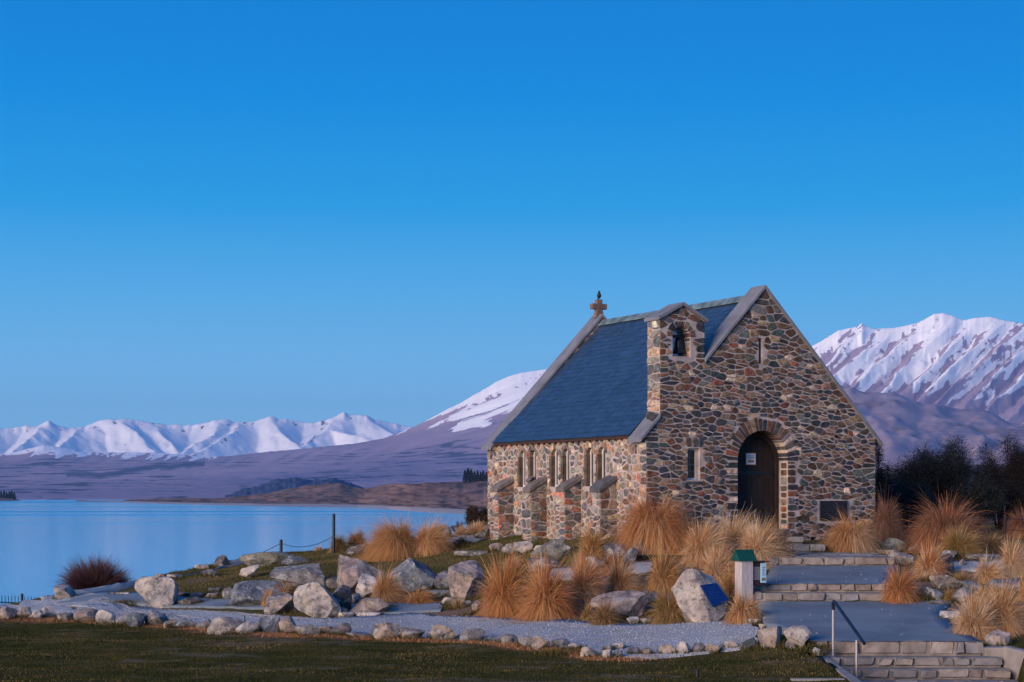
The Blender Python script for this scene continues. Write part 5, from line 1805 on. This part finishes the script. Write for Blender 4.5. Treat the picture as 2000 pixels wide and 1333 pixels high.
# ------------------------------------------------------------------ tussock grass
GOLD = [(.46, .225, .07), (.54, .30, .11), (.40, .175, .05), (.60, .40, .20), (.30, .13, .045)]
STRAW = [(.58, .42, .27), (.50, .33, .17), (.66, .53, .38), (.40, .22, .10), (.46, .27, .12)]
RUST = [(.46, .17, .055), (.54, .24, .09), (.36, .12, .04), (.58, .34, .17), (.28, .10, .04)]
OLIVE = [(.20, .13, .035), (.30, .19, .06), (.38, .23, .09), (.15, .11, .03), (.42, .27, .13)]
BROWN = [(.17, .085, .055), (.22, .11, .07), (.13, .065, .045), (.27, .15, .10), (.10, .05, .04)]
MIXED = GOLD[:3] + OLIVE[1:3] + STRAW[:1]


def tussock_mesh(W, H, n, pal, droop, spread, wind, sd, seg=6, width=.0075, tip=.34, crown=.30):
    """fountain of narrow blades; W, H size in metres; droop 0..1; wind (x,y)"""
    r = np.random.default_rng(sd)
    if .3 <= droop < .6: droop = droop + .32
    R = W / 2
    # a few denser locks, so the clump is not a smooth ball
    nl = 44
    la, lt = r.random(nl) * 2 * np.pi, np.sqrt(r.random(nl))
    pick_ = r.integers(0, nl, n)
    loose = r.random(n) < .45
    az = np.where(loose, r.random(n) * 2 * np.pi, la[pick_] + r.normal(0, .22, n))
    tl = np.where(loose, np.sqrt(r.random(n)), np.clip(lt[pick_] + r.normal(0, .10, n), 0, 1))
    th = tl * spread * 1.30                                    # tilt from vertical
    rb = r.random(n) ** .5 * R * .30
    ra_ = az + r.normal(0, .5, n)
    root = np.c_[np.cos(ra_) * rb, np.sin(ra_) * rb, H * crown * (1 - .6 * rb / R / .3) * np.sqrt(r.random(n)) - .04]
    d0 = np.c_[np.sin(th) * np.cos(az), np.sin(th) * np.sin(az), np.cos(th)]
    Lh = H / (1 - .45 * droop)                            # length so the top reaches H
    L = Lh * (.70 + .30 * r.random(n)) * (1 + .18 * tl * (R / max(H, .01)))
    t = np.linspace(0, 1, seg)[None, :, None]
    P = root[:, None, :] + d0[:, None, :] * (L[:, None, None] * t)
    grav = (droop * L * (.55 + .5 * tl) * r.uniform(.7, 1.3, n))[:, None, None]
    P[:, :, 2:3] -= grav * t ** 2.2
    out = np.c_[np.cos(az), np.sin(az), np.zeros(n)]
    P += out[:, None, :] * (droop * L * .28)[:, None, None] * t ** 1.6
    w_ = np.array([wind[0], wind[1], 0.0])
    P += w_[None, None, :] * (L * r.uniform(.5, 1.2, n))[:, None, None] * t ** 1.8
    bend = r.normal(0, 1, (n, 1, 3)); P += bend * t ** 2 * (L * .13)[:, None, None]
    # scale to the wanted width
    ex = np.percentile(np.abs(P[:, :, 0] - np.median(P[:, :, 0])), 96.5)
    P[:, :, :2] *= R / max(ex, .01)
    zt_ = np.percentile(P[:, :, 2], 99.4)
    P[:, :, 2] *= H / max(zt_, .01)
    P[:, :, 2] = np.maximum(P[:, :, 2], -.05)
    sdv = np.cross(d0, r.normal(size=(n, 3))); sdv /= np.linalg.norm(sdv, axis=1)[:, None] + 1e-9
    wv = width * .80 * r.uniform(.5, 1.3, n)[:, None, None] * np.linspace(1, .18, seg)[None, :, None]
    A = P - sdv[:, None, :] * wv; B = P + sdv[:, None, :] * wv
    V = np.stack([A, B], 2).reshape(n, seg * 2, 3)
    fi = np.array([(2 * i, 2 * i + 1, 2 * i + 3, 2 * i + 2) for i in range(seg - 1)])
    Fc = (fi[None] + np.arange(n)[:, None, None] * seg * 2).reshape(-1, 4)
    pal = np.array(pal)
    ci = np.where(loose, r.integers(0, len(pal), n), pick_ % len(pal))
    c = pal[ci] * r.uniform(.75, 1.5, (n, 1))
    cc_ = np.repeat(c[:, None, :], seg * 2, axis=1)
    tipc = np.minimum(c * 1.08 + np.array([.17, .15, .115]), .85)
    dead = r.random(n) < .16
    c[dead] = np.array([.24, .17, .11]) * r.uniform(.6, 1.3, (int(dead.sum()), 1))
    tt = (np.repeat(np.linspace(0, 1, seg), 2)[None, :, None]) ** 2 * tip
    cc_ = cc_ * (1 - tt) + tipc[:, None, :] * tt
    return np_mesh("tussock", V.reshape(-1, 3), Fc, cc_.reshape(-1, 3), True)


def tussock(px, pyb, w, h, label, pal=GOLD, droop=.35, spread=1.15, wind=(.15, 0), n=None, name="tussock", yadd=0.0, width=.0075, cat="tussock", group="tussock grass clumps"):
    X, Y, Z = hit(px, pyb)
    Y += yadd; X = (px - 1000) * Y / F
    W = w * Y / F; H = h * Y / F
    zb = -(pyb - HOR) * Y / F
    n = n or int(np.clip(6500 * (W * H) ** .75, 800, 11000))
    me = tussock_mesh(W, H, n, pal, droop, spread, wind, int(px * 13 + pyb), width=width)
    o = link(name, me, M['blade'])
    o.location = (X, Y + W * .22, min(zb, float(zt(X, Y + W * .22, False)[0]) + .05) if yadd == 0 else zb)
    # keep the height the photo shows: foot may sit a little higher or lower on the slope
    o.scale = (1, 1, 1)
    return tag(o, label, cat, group)


TUS = [
    (775, 1093, 120, 72, "big orange tussock on the grass slope, swept to the left", GOLD, 0.95, 0.75, (-.22, 0)),
    (833, 1086, 78, 64, "golden tussock fanning to the right against the big swept one", STRAW[:2] + GOLD, 0.7, 0.75, (.42, 0)),
    (660, 1080, 46, 34, "olive and rust tussock right behind the tall iron post", OLIVE, .3, 1.15, (.1, 0)),
    (694, 1075, 50, 38, "ragged small tussock between the tall post and big swept tussock", GOLD + OLIVE, .35, 1.1, (.1, 0)),
    (622, 1077, 24, 11, "tiny pale tuft left of the tall iron post", STRAW, .3, 1.2, (0, 0)),
    (548, 1178, 46, 36, "small orange tussock growing on top of the long blue-grey boulder", GOLD, .5, 1.1, (.15, 0)),
    (523, 1187, 32, 34, "narrow rusty tuft in front of the long blue-grey boulder", GOLD, .4, .9, (.1, 0)),
    (748, 1178, 78, 56, "golden tussock blown right in the middle of the boulder bank", GOLD + STRAW[:2], .42, 1.1, (.35, 0)),
    (815, 1182, 92, 28, "low flattened orange tussock below the large blue-green boulder", GOLD, .5, 1.35, (.25, 0)),
    (985, 1205, 128, 108, "biggest round orange tussock at the gravel edge", GOLD + RUST[:2], .36, 1.5, (.10, 0)),
    (1068, 1211, 132, 104, "second big round rusty tussock at the gravel edge, right of the biggest", RUST + GOLD[:3], .36, 1.5, (.08, 0)),
    (1140, 1186, 92, 88, "rusty tussock rising behind the two big round ones", RUST + STRAW[:2], .33, 1.2, (.22, 0)),
    (1212, 1166, 92, 66, "straw-tipped tussock behind the overhanging pinkish boulder", GOLD + STRAW, .4, 1.3, (.25, 0)),
    (1195, 1122, 64, 40, "dark windswept tussock below the dark blue boulder", BROWN + RUST, .4, 1.2, (.35, 0)),
    (1156, 1108, 64, 72, "golden tussock at the foot of the fourth buttress", GOLD + OLIVE[1:3], .35, 1.05, (.08, 0)),
    (1280, 1078, 172, 102, "huge drooping copper tussock against the front corner of the church", RUST + GOLD, 1.0, 0.72, (.02, 0)),
    (1298, 1158, 96, 76, "olive-hearted tussock left of the leaning plaque boulder", OLIVE[1:] + GOLD, .38, 1.3, (.15, 0)),
    (1372, 1106, 108, 82, "pale tussock right of the huge drooping one", STRAW + GOLD[:2], .35, 1.1, (.28, .0)),
    (1432, 1082, 112, 68, "bleached tussock before the church door, at the back of the bank", STRAW, .35, 1.1, (.3, 0)),
    (1482, 1112, 104, 88, "blond tussock behind the information post", STRAW + STRAW[:2] + GOLD[:1], .35, 1.1, (.28, 0)),
    (1522, 1106, 56, 66, "grey-brown wispy tussock at the left of the long stone step", STRAW[:1] + BROWN + STRAW[1:2], .3, .9, (.15, 0)),
    (1402, 1146, 92, 72, "orange-based tussock left behind the information post", GOLD + STRAW[:3], .35, 1.15, (.25, 0)),
    (1428, 1182, 60, 62, "gold tussock between the plaque boulder and the information post", OLIVE[1:] + GOLD, .35, 1.0, (.12, 0)),
    (1308, 1222, 88, 66, "dark green-hearted tussock at the foot of the plaque boulder", OLIVE, .45, 1.4, (-.1, 0)),
    (1182, 1224, 74, 46, "dark tussock in front of the overhanging pinkish boulder", OLIVE + BROWN[:2], .45, 1.4, (.05, 0)),
    (1147, 1212, 30, 30, "small olive tuft between the rusty round tussock and pinkish boulder", OLIVE, .3, 1.2, (0, 0)),
    (1452, 1220, 78, 56, "drooping tan tussock at the foot of the information post", GOLD + STRAW[:2], 0.9, 0.8, (.2, 0)),
    (1486, 1172, 34, 34, "small straw tuft right of the information post", STRAW + OLIVE[1:3], .35, 1.0, (.15, 0)),
    (895, 1190, 30, 22, "small pale tuft at the foot of the tall speckled boulder", OLIVE[1:] + STRAW[:1], .3, 1.2, (0, 0)),
    (1000, 1112, 44, 24, "pale grass behind the biggest round tussock", STRAW, .3, 1.1, (.1, 0)),
    # right
    (1667, 1082, 118, 66, "golden dome tussock under the wall plaque", GOLD + STRAW[:1], 1.0, 0.75, (.02, 0)),
    (1733, 1056, 66, 72, "dark brown tussock at the right corner of the church", BROWN, 0.9, 0.7, (.1, 0)),
    (1858, 1076, 164, 88, "large brown dome tussock before the dark shrubs", BROWN + RUST[:2], 0.95, 0.75, (.05, 0)),
    (1878, 1090, 92, 56, "olive-green tussock in front of the large brown dome", OLIVE, .35, 1.25, (.1, 0)),
    (2006, 1052, 84, 52, "pinkish brown tussock cut by the right edge of view", BROWN + RUST[:3], 0.9, 0.75, (0, 0)),
    (1818, 1130, 70, 60, "ragged straw tussock with an orange base above the rusty one", RUST[:3] + STRAW, .3, 1.2, (.12, 0)),
    (1760, 1180, 84, 66, "rusty tussock at the right end of the middle stone steps", RUST + GOLD, .35, 1.35, (.05, 0)),
    (1932, 1140, 84, 46, "sweeping straw tussock above the long dark blue boulder", STRAW + GOLD[:2], .45, 1.2, (.3, 0)),
    (1980, 1128, 74, 70, "tall blond tussock by the right edge of view", STRAW, .4, 1.1, (.3, 0)),
    (1880, 1146, 56, 28, "low olive tussock left of the sweeping straw one", OLIVE, .45, 1.3, (.2, 0)),
    (1908, 1256, 98, 86, "nearest pale tussock beside the top stone step", STRAW + GOLD[:1], .32, 1.05, (.12, 0)),
    (1962, 1240, 98, 92, "tan tussock blown right behind the nearest pale one", STRAW[:2] + RUST[3:4] + BROWN[3:4] + GOLD[:2], .36, 1.1, (.28, 0)),
    (1926, 1176, 54, 34, "small pale tussock behind the nearest pale one", STRAW + OLIVE[1:2], .4, 1.2, (.1, 0)),
    (2002, 1174, 26, 44, "orange tuft at the right edge of view, below the tall blond tussock", GOLD, .3, .9, (0, 0)),
    (1856, 1174, 26, 24, "tiny olive tuft between the grey rocks beside the terrace", OLIVE[1:] + GOLD[:1], .3, 1.0, (0, 0)),
    (1940, 1084, 60, 40, "thin ragged grass clump under the wire fence", OLIVE + BROWN, .3, 1.0, (.1, 0)),
    # by the back corner of the church
    (904, 1052, 30, 26, "straw tuft left of the dark shrub behind the church", STRAW, .2, .8, (.05, 0)),
    (932, 1049, 32, 30, "pale straw tuft at the back corner of the church", STRAW, .2, .7, (.05, 0)),
]
for t in TUS:
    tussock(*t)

# small green tufts at the feet of the boulders
gtx, gty = [], []
for (px, pyb) in [(510, 1184), (660, 1244), (225, 1224), (380, 1182), (430, 1172), (240, 1180), (1120, 1272), (1805, 1108), (1820, 1135), (1790, 1172), (1585, 1270), (1490, 1266), (1720, 1172), (1735, 1174), (1700, 1084), (1640, 1078), (900, 1072), (870, 1072), (755, 1190), (740, 1196), (1080, 1280), (880, 1190), (930, 1200), (1610, 1084)]:
    x, y, z = hit(px, pyb)
    gtx += list(x + rng.normal(0, .16, 420)); gty += list(y + rng.normal(0, .10, 420))
for (fx, fy_, fw_, fd_) in FEET:
    m_ = int(90 + 260 * fw_)
    an = rng.uniform(np.pi * .95, np.pi * 2.05, m_)
    keep_ = fbm(np.cos(an) * 3 + fx, np.sin(an) * 3 + fy_, None, 66, 2) > -.15
    an = an[keep_]
    k_r = rng.uniform(.88, 1.12, len(an))
    gtx += list(fx + np.cos(an) * fw_ * k_r); gty += list(fy_ + np.sin(an) * fd_ * k_r)
gtx, gty = np.array(gtx), np.array(gty)
g = np.array([(.035, .05, .014), (.065, .068, .022), (.14, .10, .045)])
V, Fc, cl = blades_mesh(gtx, gty, zt(gtx, gty, False) - .01, rng.uniform(.05, .16, len(gtx)), rng.uniform(.005, .010, len(gtx)), g[rng.integers(0, 3, len(gtx))], .8)
tag(link("grass", np_mesh("grass", V, Fc, cl), M['lawn']), "dark green grass tufts at the feet of the boulders", "grass", kind="stuff")

# ------------------------------------------------------------------ shrubs


def shrub(name, px, pyb, Y, w, h, label, nb=26, nt=9000, leafc=((.040, .054, .048), (.065, .076, .058), (.026, .034, .034)), barkc=(.016, .012, .013), lobes=None, seed=1, leaf=.022, tw=.010, cat="shrub", group=None, spiky=.3):
    r = np.random.default_rng(seed); nt = int(nt * 2.4)
    X = (px - 1000) * Y / F
    zg = float(zt(X, Y, False)[0])
    W, H = w * Y / F, h * Y / F
    o = empty(name, (X, Y, zg)); tag(o, label, cat, group)
    tr_ = MB(); tips = []
    for k in range(nb):
        az = r.random() * 6.28; rr = math.sqrt(r.random()) * .5
        top = np.array([math.cos(az) * rr * W, math.sin(az) * rr * W * .8, H * (1 - .9 * (2 * rr) ** 2 * .5) * r.uniform(.55, 1.02)])
        mid = top * np.array([.45, .45, .5]) + r.normal(0, .08, 3)
        base = np.array([math.cos(az) * .10 * W * r.random(), math.sin(az) * .1 * W * r.random(), -.1])
        tr_.tube([base, mid, top], [.035, .022, .006], 5, barkc, caps=False)
        tips.append((mid, top))
    tr_.build("branches", M['twig'], o)
    # fine twigs with small leaves scattered along the branches' outer halves
    ti = r.integers(0, nb, nt)
    A = np.array([t_[0] for t_ in tips])[ti]; B = np.array([t_[1] for t_ in tips])[ti]
    f = r.random((nt, 1)) ** .6
    c = A * (1 - f) + B * f
    off = r.normal(0, 1, (nt, 3)); off /= np.linalg.norm(off, axis=1)[:, None]
    spread_ = (.03 + .15 * r.random((nt, 1)) ** 1.3) * (W * H) ** .5
    c2 = c + off * spread_ * np.array([1, 1, .8])
    c2[:, 2] = np.maximum(c2[:, 2], .02)
    # twig strip from c (partly) to c2
    d = (c2 - c); st_ = c2 - d * .5
    side = np.cross(d, r.normal(size=(nt, 3))); side /= np.linalg.norm(side, axis=1)[:, None] + 1e-9
    V = np.stack([st_ - side * tw * .4, st_ + side * tw * .4, c2 + side * tw * .15, c2 - side * tw * .15], 1)
    lf = r.normal(0, leaf, (nt, 4, 3))
    n2 = r.normal(size=(nt, 3)); n2 /= np.linalg.norm(n2, axis=1)[:, None]
    a_ = np.cross(n2, off); a_ /= np.linalg.norm(a_, axis=1)[:, None] + 1e-9
    b_ = np.cross(n2, a_)
    s1 = leaf * r.uniform(.5, 1.3, (nt, 1)); s2 = s1 * .5
    Lf = np.stack([c2 - a_ * s1, c2 - b_ * s2, c2 + a_ * s1, c2 + b_ * s2], 1)
    VV = np.concatenate([V.reshape(-1, 3), Lf.reshape(-1, 3)])
    lc = np.array(leafc)[r.integers(0, len(leafc), nt)]
    cols = np.concatenate([np.tile(np.array(barkc), (nt * 4, 1)), np.repeat(lc, 4, axis=0)])
    link("crown", np_mesh("crown", VV, np.arange(nt * 8).reshape(-1, 4), cols), M['twig'], o)
    return o


G_ = "dark shrubs behind the church"
shrub("shrub", 1830, 1060, 60, 165, 205, "tall dark thorny shrub rising to a point right of the church", 34, 15000, seed=3, group=G_)
shrub("shrub", 1960, 1050, 61, 150, 190, "broad dark thorny shrub at the right edge of view", 34, 14000, seed=4, group=G_, leafc=((.034, .030, .030), (.046, .040, .036), (.024, .022, .024)))
shrub("shrub", 2060, 1050, 62, 130, 190, "dark thorny shrub partly beyond the right edge of view", 24, 9000, seed=14, group=G_, leafc=((.034, .030, .030), (.046, .040, .036), (.024, .022, .024)))
shrub("shrub", 1745, 1040, 61, 62, 158, "thin straggling dark shrub between church corner and tall pointed shrub", 14, 4200, seed=5, group=G_)
shrub("shrub", 1770, 1060, 57, 120, 110, "low dense dark shrub filling the gap right of the church", 26, 11000, seed=6, group=G_)
shrub("shrub", 1895, 1060, 58, 130, 120, "low dense dark shrub between the two tall dark shrubs", 26, 11000, seed=8, group=G_)
shrub("shrub", 1706, 1040, 60, 44, 205, "tall thin dark shrub close behind the church's right corner", 10, 3000, seed=7, group=G_)
shrub("shrub", 936, 1046, 60.8, 50, 68, "dark brown shrub behind the back corner of the church", 18, 6000, seed=9, leafc=((.04, .028, .022), (.055, .038, .026), (.028, .028, .02)), barkc=(.03, .02, .018))
shrub("shrub", 896, 1046, 61.0, 30, 30, "bare reddish twiggy shrub left of the dark brown shrub", 14, 700, seed=10, leafc=((.05, .028, .032),), barkc=(.045, .025, .03), leaf=.012)
# bare purple bush on the lake bank: stiff twigs
Yp = 56.0
tmesh = tussock_mesh(112 * Yp / F, 62 * Yp / F, 5200, [(.085, .035, .04), (.11, .05, .05), (.06, .03, .035), (.14, .07, .065)], .05, 1.1, (-.03, 0), 77, width=.010, tip=.1, crown=.1)
po = link("bush", tmesh, M['blade'])
po.location = ((186 - 1000) * Yp / F, Yp, -(1152 - HOR) * Yp / F)
tag(po, "bare purple twiggy bush on the lake bank at the left", "bush")

# ------------------------------------------------------------------ far pines


def pine(px, pyb, R, h, seed):
    r = np.random.default_rng(seed)
    H = h * R / F
    X = (px - 1000) * R / F; Z = -(pyb - HOR) * R / F
    o = empty("pine_tree", (X, R, Z))
    t_ = MB(); t_.tube([(0, 0, -H * .15), (0, 0, H * .95)], [H * .03, H * .006], 6, (.03, .022, .02)); t_.build("trunk", M['twig'], o)
    n = 900
    f = r.random(n) ** .8
    z = H * (.02 + .97 * f)
    rad = H * .24 * (1 - f) ** .75 * (.35 + .65 * np.sqrt(r.random(n))) * (1 + .25 * np.sin(f * 40))
    az = r.random(n) * 6.28
    c = np.c_[np.cos(az) * rad, np.sin(az) * rad, z]
    Q = c[:, None, :] + r.normal(0, H * .035, (n, 3, 3))
    link("crown", np_mesh("crown", Q.reshape(-1, 3), np.arange(n * 3).reshape(-1, 3)), M['pine'], o)
    return o


for k, (px, h) in enumerate([(908, 24), (914, 28), (920, 26), (927, 22), (933, 23), (939, 21), (944, 23), (950, 21), (956, 22)]):
    tag(pine(px, 943.0 + (k % 2) * .4, 1880, h, 30 + k), "dark pine in the shelter belt on the far shore hill beside the church", "tree", "pines of the far shelter belt")
for k, (px, h) in enumerate([(-6, 20), (2, 18), (8, 19), (13, 16), (18, 18), (23, 19), (28, 16)]):
    tag(pine(px, 977.5, 4250, h, 60 + k), "dark pine on the far lake shore at the left edge of view", "tree", "pines on the far left shore")
px = np.arange(-300, 46, 3.0); s = np.linspace(0, 1, 8)
PX, S = np.meshgrid(px, s)
R = 4100 + 500 * S
Z = LAKE - 1 + (6 + 5 * np.clip((40 - PX) / 60, 0, 1)) * np.sin(np.clip(S, 0, 1) * math.pi) * np.clip((45 - PX) / 20, 0, 1)
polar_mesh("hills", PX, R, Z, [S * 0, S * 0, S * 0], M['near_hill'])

# ------------------------------------------------------------------ the air between here and the mountains
b = MB(); b.box(-23900, 23900, -60, 28900, -16.0, 1420)
m = bpy.data.materials.new("haze_air"); m.use_nodes = True
nt = m.node_tree; nt.nodes.clear()
out = nt.nodes.new("ShaderNodeOutputMaterial")
pv = nt.nodes.new("ShaderNodeVolumePrincipled")
pv.inputs['Color'].default_value = (0.18, 0.50, 1.0, 1)
pv.inputs['Density'].default_value = 2.2e-5
nt.links.new(pv.outputs[0], out.inputs['Volume'])
tag(b.build("haze", m), kind="stuff")
